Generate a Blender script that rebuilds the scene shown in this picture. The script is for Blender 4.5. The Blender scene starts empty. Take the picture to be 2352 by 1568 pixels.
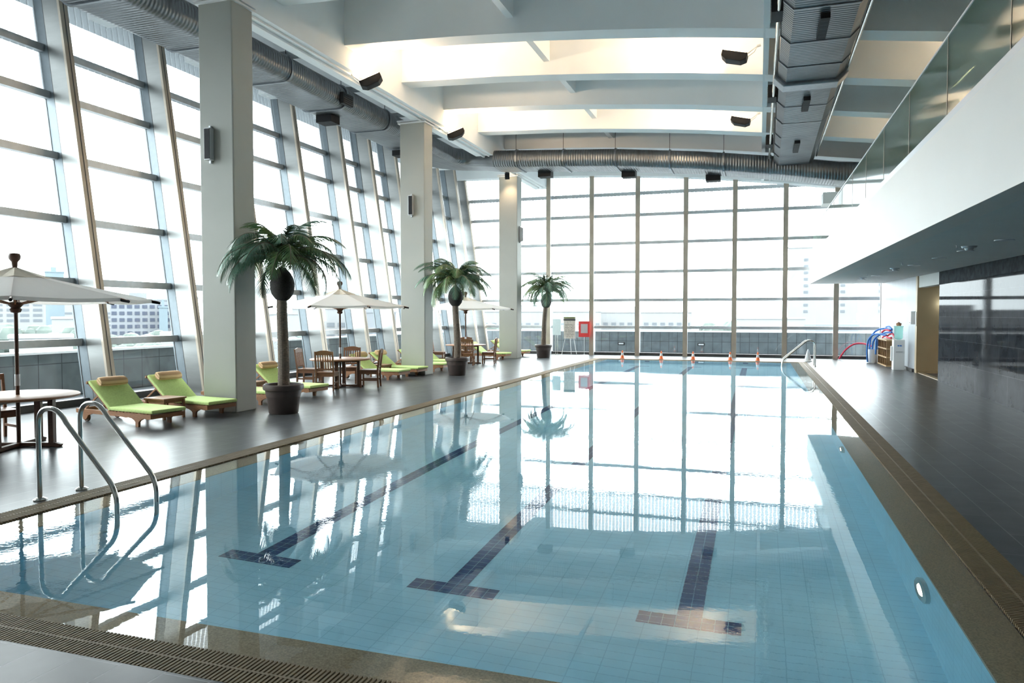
import bpy, math, random
from mathutils import Vector, Matrix
random.seed(7)
S = bpy.context.scene
COL = S.collection
PI = math.pi
# ------------------------------------------------------------------ camera
F = 1700.0
YAW = math.atan(567 / F)
PITCH = math.atan(64 / F * math.cos(YAW))
cam_d = bpy.data.cameras.new('camera')
cam_d.sensor_width = 36.0
cam_d.lens = 36.0 * F / 2352
cam_d.clip_end = 3000
cam = bpy.data.objects.new('camera', cam_d)
COL.objects.link(cam)
cam.location = (0, 0, 1.85)
cam.rotation_euler = (PI / 2 - PITCH, 0, YAW)
S.camera = cam
# ------------------------------------------------------------------ world: bright overcast sky
W = bpy.data.worlds.new('sky'); S.world = W; W.use_nodes = True
wn = W.node_tree; wn.nodes.clear()
wo = wn.nodes.new('ShaderNodeOutputWorld'); wb = wn.nodes.new('ShaderNodeBackground')
tc = wn.nodes.new('ShaderNodeTexCoord'); sx = wn.nodes.new('ShaderNodeSeparateXYZ'); cr = wn.nodes.new('ShaderNodeValToRGB')
cr.color_ramp.elements[0].position = 0.0; cr.color_ramp.elements[0].color = (0.80, 0.88, 0.92, 1)
cr.color_ramp.elements[1].position = 0.6; cr.color_ramp.elements[1].color = (0.93, 0.98, 1.0, 1)
wn.links.new(tc.outputs['Generated'], sx.inputs[0]); wn.links.new(sx.outputs['Z'], cr.inputs[0])
wn.links.new(cr.outputs[0], wb.inputs[0]); wb.inputs[1].default_value = 5.5
wn.links.new(wb.outputs[0], wo.inputs[0])
# ------------------------------------------------------------------ exposure
S.view_settings.view_transform = 'Standard'
S.view_settings.look = 'None'
S.view_settings.exposure = 1.52
S.view_settings.gamma = 1.0
S.view_settings.use_curve_mapping = False
S.cycles.use_denoising = True
S.cycles.max_bounces = 10
S.cycles.diffuse_bounces = 5
S.cycles.glossy_bounces = 5
S.cycles.transmission_bounces = 6
S.cycles.transparent_max_bounces = 16
S.cycles.sample_clamp_indirect = 12

# ------------------------------------------------------------------ materials
def mat(name, col, rough=0.5, metal=0.0, var=0.0, scale=8.0, bump=0.0, bscale=60.0, col2=None, spec=0.5, stretch=None, emis=None, trans=None):
    m = bpy.data.materials.new(name); m.use_nodes = True
    nt = m.node_tree; b = nt.nodes['Principled BSDF']
    b.inputs['Base Color'].default_value = (*col, 1)
    b.inputs['Roughness'].default_value = rough
    b.inputs['Metallic'].default_value = metal
    b.inputs['Specular IOR Level'].default_value = spec
    t = nt.nodes.new('ShaderNodeTexCoord'); src = t.outputs['Object']
    if stretch:
        mp = nt.nodes.new('ShaderNodeMapping'); mp.inputs['Scale'].default_value = stretch
        nt.links.new(src, mp.inputs[0]); src = mp.outputs[0]
    if var or col2:
        n = nt.nodes.new('ShaderNodeTexNoise'); n.inputs['Scale'].default_value = scale; n.inputs['Detail'].default_value = 4
        nt.links.new(src, n.inputs['Vector'])
        mx = nt.nodes.new('ShaderNodeMix'); mx.data_type = 'RGBA'
        c2 = col2 or tuple(min(1, c * (1 - var)) for c in col)
        c1 = col if col2 else tuple(min(1, c * (1 + var)) for c in col)
        mx.inputs['A'].default_value = (*c1, 1); mx.inputs['B'].default_value = (*c2, 1)
        rp = nt.nodes.new('ShaderNodeMapRange'); rp.inputs[1].default_value = 0.35; rp.inputs[2].default_value = 0.65
        nt.links.new(n.outputs[0], rp.inputs[0]); nt.links.new(rp.outputs[0], mx.inputs['Factor'])
        nt.links.new(mx.outputs['Result'], b.inputs['Base Color'])
    if bump:
        n2 = nt.nodes.new('ShaderNodeTexNoise'); n2.inputs['Scale'].default_value = bscale; n2.inputs['Detail'].default_value = 3
        nt.links.new(src, n2.inputs['Vector'])
        bp = nt.nodes.new('ShaderNodeBump'); bp.inputs['Strength'].default_value = bump; bp.inputs['Distance'].default_value = 0.02
        nt.links.new(n2.outputs[0], bp.inputs['Height']); nt.links.new(bp.outputs[0], b.inputs['Normal'])
    if emis:
        b.inputs['Emission Color'].default_value = (*emis[0], 1); b.inputs['Emission Strength'].default_value = emis[1]
    if trans is not None:
        b.inputs['Transmission Weight'].default_value = trans
    return m

def tile_mat(name, c1, c2, mortar, w, h, ms=0.012, rough=0.3, bump=0.0, plane='xy', offset=0.5, noise=0.15, spec=0.5, rot=0, coat=0, metal=0.0):
    """brick pattern; w runs along the first axis of plane"""
    m = bpy.data.materials.new(name); m.use_nodes = True
    nt = m.node_tree; b = nt.nodes['Principled BSDF']
    t = nt.nodes.new('ShaderNodeTexCoord'); s = nt.nodes.new('ShaderNodeSeparateXYZ'); c = nt.nodes.new('ShaderNodeCombineXYZ')
    nt.links.new(t.outputs['Object'], s.inputs[0])
    ax = {'x': 0, 'y': 1, 'z': 2}
    nt.links.new(s.outputs[ax[plane[0]]], c.inputs[0]); nt.links.new(s.outputs[ax[plane[1]]], c.inputs[1])
    br = nt.nodes.new('ShaderNodeTexBrick'); br.offset = offset; br.inputs['Scale'].default_value = 1.0
    br.inputs['Color1'].default_value = (*c1, 1); br.inputs['Color2'].default_value = (*c2, 1); br.inputs['Mortar'].default_value = (*mortar, 1)
    br.inputs['Brick Width'].default_value = w; br.inputs['Row Height'].default_value = h; br.inputs['Mortar Size'].default_value = ms; br.inputs['Mortar Smooth'].default_value = 0.2
    nt.links.new(c.outputs[0], br.inputs['Vector'])
    n = nt.nodes.new('ShaderNodeTexNoise'); n.inputs['Scale'].default_value = 3.0; n.inputs['Detail'].default_value = 6
    nt.links.new(t.outputs['Object'], n.inputs['Vector'])
    mr = nt.nodes.new('ShaderNodeMapRange'); mr.inputs[1].default_value = 0.3; mr.inputs[2].default_value = 0.7; mr.inputs[3].default_value = 1 - noise; mr.inputs[4].default_value = 1 + noise
    nt.links.new(n.outputs[0], mr.inputs[0])
    mul = nt.nodes.new('ShaderNodeVectorMath'); mul.operation = 'SCALE'
    nt.links.new(br.outputs[0], mul.inputs[0]); nt.links.new(mr.outputs[0], mul.inputs['Scale'])
    nt.links.new(mul.outputs[0], b.inputs['Base Color'])
    b.inputs['Roughness'].default_value = rough; b.inputs['Specular IOR Level'].default_value = spec; b.inputs['Metallic'].default_value = metal
    b.inputs['Coat Weight'].default_value = coat; b.inputs['Coat Roughness'].default_value = 0.02
    if bump:
        bp = nt.nodes.new('ShaderNodeBump'); bp.inputs['Strength'].default_value = bump; bp.inputs['Distance'].default_value = 0.004; bp.invert = True
        nt.links.new(br.outputs['Fac'], bp.inputs['Height']); nt.links.new(bp.outputs[0], b.inputs['Normal'])
    return m

def glass_mat(name, tint=(1, 1, 1), refl=1.0, stripes=False, rough=0.0, body=None):
    m = bpy.data.materials.new(name); m.use_nodes = True
    nt = m.node_tree; nt.nodes.clear()
    o = nt.nodes.new('ShaderNodeOutputMaterial'); tr = nt.nodes.new('ShaderNodeBsdfTransparent'); gl = nt.nodes.new('ShaderNodeBsdfGlossy')
    lw = nt.nodes.new('ShaderNodeLayerWeight'); pw = nt.nodes.new('ShaderNodeMath'); pw.operation = 'POWER'; pw.inputs[1].default_value = 5.0
    fr = nt.nodes.new('ShaderNodeMath'); fr.operation = 'MULTIPLY_ADD'; fr.inputs[1].default_value = 0.9; fr.inputs[2].default_value = 0.035
    nt.links.new(lw.outputs['Facing'], pw.inputs[0]); nt.links.new(pw.outputs[0], fr.inputs[0]); mx = nt.nodes.new('ShaderNodeMixShader')
    tr.inputs[0].default_value = (*tint, 1); gl.inputs['Roughness'].default_value = rough
    ml = nt.nodes.new('ShaderNodeMath'); ml.operation = 'MULTIPLY'; ml.inputs[1].default_value = refl
    nt.links.new(fr.outputs[0], ml.inputs[0]); nt.links.new(ml.outputs[0], mx.inputs[0])
    nt.links.new(tr.outputs[0], mx.inputs[1]); nt.links.new(gl.outputs[0], mx.inputs[2])
    last = mx.outputs[0]
    if stripes or body:
        df = nt.nodes.new('ShaderNodeBsdfTranslucent'); df.inputs[0].default_value = (*(body or (0.17, 0.19, 0.20)), 1)
        m2 = nt.nodes.new('ShaderNodeMixShader')
        if stripes:
            t = nt.nodes.new('ShaderNodeTexCoord'); s = nt.nodes.new('ShaderNodeSeparateXYZ'); nt.links.new(t.outputs['Object'], s.inputs[0])
            ad = nt.nodes.new('ShaderNodeMath'); ad.operation = 'ADD'; nt.links.new(s.outputs[0 if stripes == 'x' else 1], ad.inputs[0]); ad.inputs[1].default_value = 100
            md = nt.nodes.new('ShaderNodeMath'); md.operation = 'MODULO'; nt.links.new(ad.outputs[0], md.inputs[0]); md.inputs[1].default_value = 0.165
            gt = nt.nodes.new('ShaderNodeMath'); gt.operation = 'GREATER_THAN'; nt.links.new(md.outputs[0], gt.inputs[0]); gt.inputs[1].default_value = 0.03
            m3 = nt.nodes.new('ShaderNodeMath'); m3.operation = 'MULTIPLY'; nt.links.new(gt.outputs[0], m3.inputs[0]); m3.inputs[1].default_value = 0.6
            nt.links.new(m3.outputs[0], m2.inputs[0])
        else:
            m2.inputs[0].default_value = 0.5
        nt.links.new(last, m2.inputs[1]); nt.links.new(df.outputs[0], m2.inputs[2]); last = m2.outputs[0]
    nt.links.new(last, o.inputs[0])
    return m

M = {}
M['slate'] = tile_mat('slate_tile', (0.065, 0.069, 0.074), (0.083, 0.088, 0.093), (0.17, 0.175, 0.18), 1.2, 0.29, 0.005, rough=0.30, bump=0.3, plane='yx', noise=0.2, spec=0.22)
M['pool_tile'] = tile_mat('pool_tile', (0.44, 0.78, 0.93), (0.46, 0.80, 0.95), (0.34, 0.66, 0.82), 0.2, 0.1, 0.004, rough=0.35, plane='xy', offset=0.0, noise=0.05)
M['pool_tile_side'] = tile_mat('pool_tile_side', (0.44, 0.78, 0.93), (0.46, 0.80, 0.95), (0.34, 0.66, 0.82), 0.2, 0.1, 0.004, rough=0.35, plane='yz', offset=0.0, noise=0.05)
M['lane_tile'] = tile_mat('lane_tile', (0.010, 0.05, 0.17), (0.014, 0.06, 0.20), (0.22, 0.42, 0.56), 0.0967, 0.0967, 0.003, rough=0.3, plane='xy', offset=0.0, noise=0.1)
M['coping'] = mat('sandy_granite', (0.40, 0.31, 0.19), 0.4, var=0.25, scale=90, spec=0.6)
M['grate'] = mat('beige_grate', (0.24, 0.18, 0.11), 0.6, var=0.08, spec=0.2)
M['drain'] = mat('drain_channel', (0.05, 0.045, 0.035), 0.7)
M['plaster'] = mat('white_plaster', (0.62, 0.62, 0.60), 0.75, var=0.02, scale=1.5)
M['column'] = mat('column_plaster', (0.40, 0.40, 0.365), 0.7, var=0.03, scale=1.2)
M['ceil'] = mat('ceiling_plaster', (0.82, 0.84, 0.85), 0.8, var=0.02, scale=1.0)
M['fascia'] = mat('balcony_white', (0.64, 0.605, 0.57), 0.6, var=0.01, scale=1.0)
def polished(m, k):
    nt = m.node_tree; b = nt.nodes['Principled BSDF']; o = nt.nodes['Material Output']; b.inputs['Specular IOR Level'].default_value = 0.0
    gl = nt.nodes.new('ShaderNodeBsdfGlossy'); gl.inputs['Roughness'].default_value = 0.04
    lw = nt.nodes.new('ShaderNodeLayerWeight'); fr = nt.nodes.new('ShaderNodeMath'); fr.operation = 'MULTIPLY_ADD'; fr.inputs[1].default_value = k; fr.inputs[2].default_value = 0.01
    pw = nt.nodes.new('ShaderNodeMath'); pw.operation = 'POWER'; pw.inputs[1].default_value = 3.0
    nt.links.new(lw.outputs['Facing'], pw.inputs[0]); nt.links.new(pw.outputs[0], fr.inputs[0])
    mx = nt.nodes.new('ShaderNodeMixShader'); nt.links.new(fr.outputs[0], mx.inputs[0]); nt.links.new(b.outputs[0], mx.inputs[1]); nt.links.new(gl.outputs[0], mx.inputs[2]); nt.links.new(mx.outputs[0], o.inputs[0])
M['steel'] = mat('satin_steel', (0.21, 0.215, 0.21), 0.38, metal=0.75, var=0.04, scale=2, stretch=(1, 1, 6))
M['flange'] = mat('warm_reflection_flange', (0.42, 0.36, 0.29), 0.4, metal=0.3, var=0.1, scale=1.5)  # steel flange; the brown of warm interior reflections is put into its colour
M['alum'] = mat('grey_aluminium', (0.55, 0.57, 0.59), 0.4, metal=0.5, var=0.05)
M['mullion'] = mat('blue_grey_mullion', (0.13, 0.16, 0.18), 0.5, metal=0.2, var=0.05)
M['duct_plain'] = mat('plain_duct_metal', (0.22, 0.24, 0.26), 0.35, metal=0.8, var=0.1)
M['dark_sill'] = mat('dark_sill', (0.06, 0.06, 0.06), 0.45, var=0.1)
M['glass'] = glass_mat('clear_glass', (0.97, 0.99, 0.985), 0.9)
M['frit_y'] = glass_mat('fritted_glass_left', (0.96, 0.98, 0.98), 0.9, stripes='y')
M['frit_x'] = glass_mat('fritted_glass_end', (0.96, 0.98, 0.98), 0.9, stripes='x')
M['bal_glass'] = glass_mat('green_balustrade_glass', (0.62, 0.74, 0.68), 1.8, rough=0.08, body=(0.62, 0.74, 0.68))
M['chrome'] = mat('stainless_tube', (0.62, 0.61, 0.58), 0.22, metal=1.0)
M['black'] = mat('black_plastic', (0.018, 0.018, 0.02), 0.6, var=0.1, spec=0.2)
M['silver'] = mat('silver_plastic', (0.55, 0.56, 0.58), 0.4, metal=0.4)
M['teak'] = mat('teak_wood', (0.36, 0.17, 0.075), 0.45, col2=(0.25, 0.11, 0.05), scale=14, stretch=(1, 8, 8), spec=0.5)
M['teak_chair'] = mat('brown_teak', (0.23, 0.10, 0.048), 0.42, col2=(0.16, 0.07, 0.03), scale=14, stretch=(1, 8, 8))
M['teak_dark'] = mat('dark_teak', (0.12, 0.055, 0.03), 0.45, col2=(0.08, 0.035, 0.02), scale=12, stretch=(1, 8, 8))
M['green'] = mat('lime_canvas', (0.55, 0.70, 0.26), 0.85, var=0.06, scale=30, bump=0.1, bscale=300)
M['canvas'] = mat('white_canvas', (0.86, 0.84, 0.80), 0.85, var=0.02, scale=4)
def canvas_mat(name, col, k):
    m = mat(name, col, 0.85); nt = m.node_tree; b = nt.nodes['Principled BSDF']; o = nt.nodes['Material Output']
    tl = nt.nodes.new('ShaderNodeBsdfTranslucent'); tl.inputs[0].default_value = (*col, 1); mx = nt.nodes.new('ShaderNodeMixShader'); mx.inputs[0].default_value = k
    nt.links.new(b.outputs[0], mx.inputs[1]); nt.links.new(tl.outputs[0], mx.inputs[2]); nt.links.new(mx.outputs[0], o.inputs[0]); return m
M['canvas'] = canvas_mat('white_parasol_canvas', (0.95, 0.93, 0.91), 0.5)
M['canvas_cap'] = mat('cream_canvas', (0.66, 0.58, 0.47), 0.85, var=0.05, scale=10)
M['pot'] = mat('brown_plastic_pot', (0.10, 0.075, 0.068), 0.45, var=0.1, scale=5)
M['soil'] = mat('pebble_soil', (0.25, 0.23, 0.20), 0.9, var=0.4, scale=60, bump=0.6, bscale=40)
M['trunk'] = mat('palm_trunk', (0.20, 0.155, 0.12), 0.8, var=0.3, scale=20, stretch=(1, 1, 5), bump=0.6, bscale=30)
M['husk'] = mat('palm_husk', (0.03, 0.026, 0.024), 0.8, var=0.3, scale=40, bump=0.5)
M['leaf'] = mat('palm_leaf', (0.11, 0.22, 0.10), 0.4, col2=(0.17, 0.23, 0.07), scale=2.5, spec=0.6)
M['leaf2'] = mat('palm_leaf_blue', (0.13, 0.25, 0.18), 0.4, col2=(0.08, 0.16, 0.09), scale=2.5, spec=0.6)
M['orange'] = mat('orange_plastic', (0.95, 0.20, 0.05), 0.5)
M['white'] = mat('white_plastic', (0.80, 0.80, 0.80), 0.45)
M['red'] = mat('red_board', (0.75, 0.05, 0.05), 0.5)
M['paper'] = mat('printed_paper', (0.62, 0.56, 0.50), 0.7, var=0.05, scale=20)
M['ink'] = mat('dark_print', (0.10, 0.09, 0.08), 0.7)
M['pink_paper'] = mat('pale_paper', (0.55, 0.48, 0.50), 0.7, var=0.03)
M['blue_paper'] = mat('pale_blue_board', (0.62, 0.72, 0.74), 0.5, var=0.03)
M['foam_blue'] = mat('blue_foam', (0.06, 0.22, 0.62), 0.7, var=0.1, scale=30)
M['foam_red'] = mat('red_foam', (0.62, 0.04, 0.08), 0.7, var=0.1, scale=30)
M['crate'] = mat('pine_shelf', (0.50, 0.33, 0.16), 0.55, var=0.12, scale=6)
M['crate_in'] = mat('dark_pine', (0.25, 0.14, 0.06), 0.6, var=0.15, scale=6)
M['bottle'] = glass_mat('water_bottle', (0.75, 0.93, 0.90), 1.0, body=(0.45, 0.7, 0.66))
M['dark_band'] = mat('dark_granite_band', (0.045, 0.05, 0.055), 0.85, var=0.3, scale=6, spec=0.05)
M['beige_wall'] = mat('beige_wall', (0.42, 0.31, 0.18), 0.5, var=0.03, scale=2)
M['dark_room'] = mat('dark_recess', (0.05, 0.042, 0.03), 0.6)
M['black_tile'] = tile_mat('polished_black_granite', (0.018, 0.020, 0.024), (0.028, 0.030, 0.034), (0.07, 0.075, 0.08), 1.2, 0.6, 0.004, rough=0.07, plane='yz', noise=0.3, coat=0.0, spec=0.14)
polished(M['black_tile'], 0.15)
M['white_tile'] = tile_mat('glossy_white_panel', (0.38, 0.40, 0.43), (0.40, 0.42, 0.45), (0.3, 0.32, 0.34), 0.45, 3.0, 0.004, rough=0.45, spec=0.2, plane='yz', offset=0, noise=0.03)
M['parapet'] = tile_mat('grey_granite_cladding', (0.070, 0.087, 0.092), (0.088, 0.105, 0.110), (0.015, 0.018, 0.020), 0.58, 0.75, 0.012, rough=0.5, plane='yz', offset=0, noise=0.25)
M['parapet_x'] = tile_mat('grey_granite_cladding_end', (0.070, 0.087, 0.098), (0.088, 0.105, 0.115), (0.015, 0.018, 0.020), 0.42, 0.55, 0.012, rough=0.5, plane='xz', offset=0, noise=0.25)
M['terrace'] = tile_mat('terrace_paving', (0.32, 0.34, 0.36), (0.36, 0.38, 0.40), (0.25, 0.26, 0.27), 1.0, 0.3, 0.01, rough=0.4, plane='yx', noise=0.15)
M['lamp_glow'] = mat('lamp_lens', (0.9, 0.8, 0.6), 0.3, emis=((1.0, 0.78, 0.5), 6.0))
M['down_glow'] = mat('downlight_lens', (0.9, 0.9, 0.85), 0.3, emis=((1.0, 0.95, 0.85), 2.0))
M['tube_glow'] = mat('tube_lens', (0.9, 0.95, 0.9), 0.3, emis=((0.9, 1.0, 0.95), 3.0))
# towel: striped
def stripe_mat(name, c1, c2, axis, width):
    m = mat(name, c1, 0.9); nt = m.node_tree; b = nt.nodes['Principled BSDF']
    t = nt.nodes.new('ShaderNodeTexCoord'); s = nt.nodes.new('ShaderNodeSeparateXYZ'); nt.links.new(t.outputs['Object'], s.inputs[0])
    md = nt.nodes.new('ShaderNodeMath'); md.operation = 'SINE'; ml = nt.nodes.new('ShaderNodeMath'); ml.operation = 'MULTIPLY'; ml.inputs[1].default_value = 2 * PI / width
    nt.links.new(s.outputs[axis], ml.inputs[0]); nt.links.new(ml.outputs[0], md.inputs[0])
    mr = nt.nodes.new('ShaderNodeMapRange'); mr.inputs[1].default_value = 0.2; mr.inputs[2].default_value = 0.5; nt.links.new(md.outputs[0], mr.inputs[0])
    mx = nt.nodes.new('ShaderNodeMix'); mx.data_type = 'RGBA'; mx.inputs['A'].default_value = (*c1, 1); mx.inputs['B'].default_value = (*c2, 1)
    nt.links.new(mr.outputs[0], mx.inputs['Factor']); nt.links.new(mx.outputs['Result'], b.inputs['Base Color'])
    return m
M['towel'] = stripe_mat('striped_towel', (0.72, 0.50, 0.28), (0.48, 0.29, 0.15), 2, 0.05)
M['towel_plain'] = mat('beige_towel', (0.62, 0.42, 0.22), 0.9, var=0.08, scale=20)
# ribbed duct metal
def duct_mat(name, axis):
    m = mat(name, (0.17, 0.18, 0.19), 0.33, metal=0.85, var=0.15, scale=1.2)
    nt = m.node_tree; b = nt.nodes['Principled BSDF']
    t = nt.nodes.new('ShaderNodeTexCoord'); s = nt.nodes.new('ShaderNodeSeparateXYZ'); nt.links.new(t.outputs['Object'], s.inputs[0])
    ml = nt.nodes.new('ShaderNodeMath'); ml.operation = 'MULTIPLY'; ml.inputs[1].default_value = 2 * PI / 0.09
    sn = nt.nodes.new('ShaderNodeMath'); sn.operation = 'SINE'; nt.links.new(s.outputs[axis], ml.inputs[0]); nt.links.new(ml.outputs[0], sn.inputs[0])
    ns = nt.nodes.new('ShaderNodeTexNoise'); ns.inputs['Scale'].default_value = 1.1; nt.links.new(t.outputs['Object'], ns.inputs['Vector'])
    ad = nt.nodes.new('ShaderNodeMath'); ad.operation = 'MULTIPLY_ADD'; ad.inputs[1].default_value = 6.0; nt.links.new(ns.outputs[0], ad.inputs[0]); nt.links.new(sn.outputs[0], ad.inputs[2])
    bp = nt.nodes.new('ShaderNodeBump'); bp.inputs['Strength'].default_value = 0.5; bp.inputs['Distance'].default_value = 0.012
    nt.links.new(ad.outputs[0], bp.inputs['Height']); nt.links.new(bp.outputs[0], b.inputs['Normal'])
    return m
M['duct_y'] = duct_mat('ribbed_duct_long', 1)
M['duct_x'] = duct_mat('ribbed_duct_cross', 0)
M['bld'] = mat('pale_building', (0.088, 0.095, 0.105), 0.8, var=0.04, scale=0.2)
M['bld2'] = mat('white_building', (0.118, 0.122, 0.125), 0.8, var=0.03, scale=0.2)
M['bld3'] = mat('blue_tower_glass', (0.062, 0.085, 0.10), 0.7, var=0.05, scale=0.2)
M['bwin'] = mat('building_window', (0.038, 0.044, 0.06), 0.8, spec=0.05)
M['bwin_pale'] = mat('building_window_pale', (0.078, 0.086, 0.095), 0.8, spec=0.05)
M['roof_or'] = mat('terracotta_roof', (0.45, 0.22, 0.13), 0.8, var=0.1, scale=0.3)
M['tree'] = mat('hazy_tree', (0.030, 0.042, 0.038), 0.9, col2=(0.052, 0.066, 0.058), scale=0.4)
M['ground'] = mat('city_ground', (0.060, 0.066, 0.066), 0.9, col2=(0.10, 0.105, 0.105), scale=0.03)

# ------------------------------------------------------------------ geometry helpers
class G:
    def __init__(s): s.v = []; s.f = []; s.m = []
    def quad(s, pts, m=0):
        n = len(s.v); s.v += [tuple(p) for p in pts]; s.f.append(tuple(range(n, n + len(pts)))); s.m.append(m); return s
    def box(s, x0, x1, y0, y1, z0, z1, m=0, T=None):
        return s.hexa([(x0, y0, z0), (x1, y0, z0), (x1, y1, z0), (x0, y1, z0), (x0, y0, z1), (x1, y0, z1), (x1, y1, z1), (x0, y1, z1)], m, T)
    def hexa(s, p, m=0, T=None):
        n = len(s.v)
        for q in p:
            q = Vector(q)
            if T is not None: q = T @ q
            s.v.append(tuple(q))
        for f in ((0, 3, 2, 1), (4, 5, 6, 7), (0, 1, 5, 4), (1, 2, 6, 5), (2, 3, 7, 6), (3, 0, 4, 7)):
            s.f.append(tuple(n + i for i in f)); s.m.append(m)
        return s
    def beam(s, p, q, w, h, m=0, up=(0, 0, 1)):
        p = Vector(p); q = Vector(q); d = q - p; L = d.length; d.normalize(); u = Vector(up)
        if abs(d.dot(u)) > 0.98: u = Vector((0, 1, 0))
        x = d.cross(u).normalized(); z = x.cross(d).normalized()
        T = Matrix(((x.x, d.x, z.x, p.x), (x.y, d.y, z.y, p.y), (x.z, d.z, z.z, p.z), (0, 0, 0, 1)))
        return s.box(-w / 2, w / 2, 0, L, -h / 2, h / 2, m, T)
    def tube(s, pts, r, seg=12, m=0, closed=False):
        pts = [Vector(p) for p in pts]; n0 = len(s.v); prev = None
        for i, p in enumerate(pts):
            a = pts[max(0, i - 1)]; b = pts[min(len(pts) - 1, i + 1)]
            d = (b - a).normalized()
            if prev is None:
                u = Vector((0, 0, 1)) if abs(d.z) < 0.9 else Vector((1, 0, 0)); x = d.cross(u).normalized()
            else:
                x = (prev - d * prev.dot(d)).normalized()
            prev = x; y = d.cross(x); rr = r[i] if isinstance(r, (list, tuple)) else r
            for k in range(seg):
                a_ = 2 * PI * k / seg; s.v.append(tuple(p + (x * math.cos(a_) + y * math.sin(a_)) * rr))
        for i in range(len(pts) - 1):
            for k in range(seg):
                k2 = (k + 1) % seg; s.f.append((n0 + i * seg + k, n0 + i * seg + k2, n0 + (i + 1) * seg + k2, n0 + (i + 1) * seg + k)); s.m.append(m)
        s.f.append(tuple(n0 + k for k in reversed(range(seg)))); s.m.append(m)
        e = n0 + (len(pts) - 1) * seg; s.f.append(tuple(e + k for k in range(seg))); s.m.append(m)
        return s
    def lathe(s, prof, c=(0, 0, 0), seg=24, m=0):
        n0 = len(s.v)
        for (r, z) in prof:
            for k in range(seg):
                a = 2 * PI * k / seg; s.v.append((c[0] + r * math.cos(a), c[1] + r * math.sin(a), c[2] + z))
        for i in range(len(prof) - 1):
            for k in range(seg):
                k2 = (k + 1) % seg; s.f.append((n0 + i * seg + k, n0 + i * seg + k2, n0 + (i + 1) * seg + k2, n0 + (i + 1) * seg + k)); s.m.append(m)
        if prof[0][0] > 1e-4: s.f.append(tuple(n0 + k for k in reversed(range(seg)))); s.m.append(m)
        e = n0 + (len(prof) - 1) * seg
        if prof[-1][0] > 1e-4: s.f.append(tuple(e + k for k in range(seg))); s.m.append(m)
        return s
    def prism(s, poly, ax, a0, a1, m=0, T=None):
        """poly in the two other axes (order xyz without ax), extruded along ax"""
        n0 = len(s.v); k = len(poly)
        for a in (a0, a1):
            for (u, w) in poly:
                q = {'x': (a, u, w), 'y': (u, a, w), 'z': (u, w, a)}[ax]; q = Vector(q)
                if T is not None: q = T @ q
                s.v.append(tuple(q))
        s.f.append(tuple(n0 + i for i in reversed(range(k)))); s.m.append(m)
        s.f.append(tuple(n0 + k + i for i in range(k))); s.m.append(m)
        for i in range(k):
            j = (i + 1) % k; s.f.append((n0 + i, n0 + j, n0 + k + j, n0 + k + i)); s.m.append(m)
        return s
    def sweep(s, prof, path, m=0):
        """prof: list of (side, up); path: list of (Vector pos, Vector side). up = z"""
        n0 = len(s.v); k = len(prof)
        for (p, sd) in path:
            for (a, b) in prof: s.v.append(tuple(Vector(p) + Vector(sd) * a + Vector((0, 0, b))))
        for i in range(len(path) - 1):
            for j in range(k):
                j2 = (j + 1) % k; s.f.append((n0 + i * k + j, n0 + i * k + j2, n0 + (i + 1) * k + j2, n0 + (i + 1) * k + j)); s.m.append(m)
        s.f.append(tuple(n0 + j for j in reversed(range(k)))); s.m.append(m)
        e = n0 + (len(path) - 1) * k; s.f.append(tuple(e + j for j in range(k))); s.m.append(m)
        return s

def obj(name, g, mats, parent=None, loc=(0, 0, 0), rot=(0, 0, 0), smooth=False, bevel=0.0, fix=True):
    me = bpy.data.meshes.new(name)
    me.from_pydata(g.v, [], g.f)
    if not isinstance(mats, (list, tuple)): mats = [mats]
    for m in mats: me.materials.append(M[m] if isinstance(m, str) else m)
    for p, mi in zip(me.polygons, g.m): p.material_index = mi
    me.update()
    if fix:
        import bmesh
        bm = bmesh.new(); bm.from_mesh(me); bmesh.ops.recalc_face_normals(bm, faces=bm.faces); bm.to_mesh(me); bm.free()
    if smooth:
        me.set_sharp_from_angle(angle=math.radians(40)) if hasattr(me, 'set_sharp_from_angle') else None
        for p in me.polygons: p.use_smooth = True
    o = bpy.data.objects.new(name, me); COL.objects.link(o)
    o.location = loc; o.rotation_euler = rot
    if parent: o.parent = parent
    if bevel:
        b = o.modifiers.new('bevel', 'BEVEL'); b.width = bevel; b.segments = 2; b.limit_method = 'ANGLE'; b.angle_limit = math.radians(50)
    return o
def tag(o, label, cat, group=None, kind=None):
    o['label'] = label; o['category'] = cat
    if group: o['group'] = group
    if kind: o['kind'] = kind
    return o
def struct(o): o['kind'] = 'structure'; return o
def empty(name, loc=(0, 0, 0), rz=0.0):
    o = bpy.data.objects.new(name, None); COL.objects.link(o); o.location = loc; o.rotation_euler = (0, 0, rz); o.empty_display_size = 0.1
    return o
def copy_tree(o, parent=None):
    c = o.copy(); COL.objects.link(c); c.parent = parent
    for ch in list(o.children):
        cc = copy_tree(ch, c)
    return c
def thing(name, label, cat, loc=(0, 0, 0), rz=0.0, group=None): return tag(empty(name, loc, rz), label, cat, group)
def lerp(a, b, t): return a + (b - a) * t

# roof profile: underside of the arched cross beams as a function of x
ZP = [(-16, 8.45), (-9.6, 8.30), (-6.6, 8.17), (-5, 8.06), (-3.1, 7.9), (-1.6, 7.75), (0, 7.55), (1.9, 7.28), (3.1, 7.12), (6, 6.8), (10, 6.45)]
def zc(x):
    for (a, za), (b, zb) in zip(ZP, ZP[1:]):
        if a <= x <= b:
            return lerp(za, zb, (x - a) / (b - a))
    return ZP[0][1] if x < ZP[0][0] else ZP[-1][1]

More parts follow.
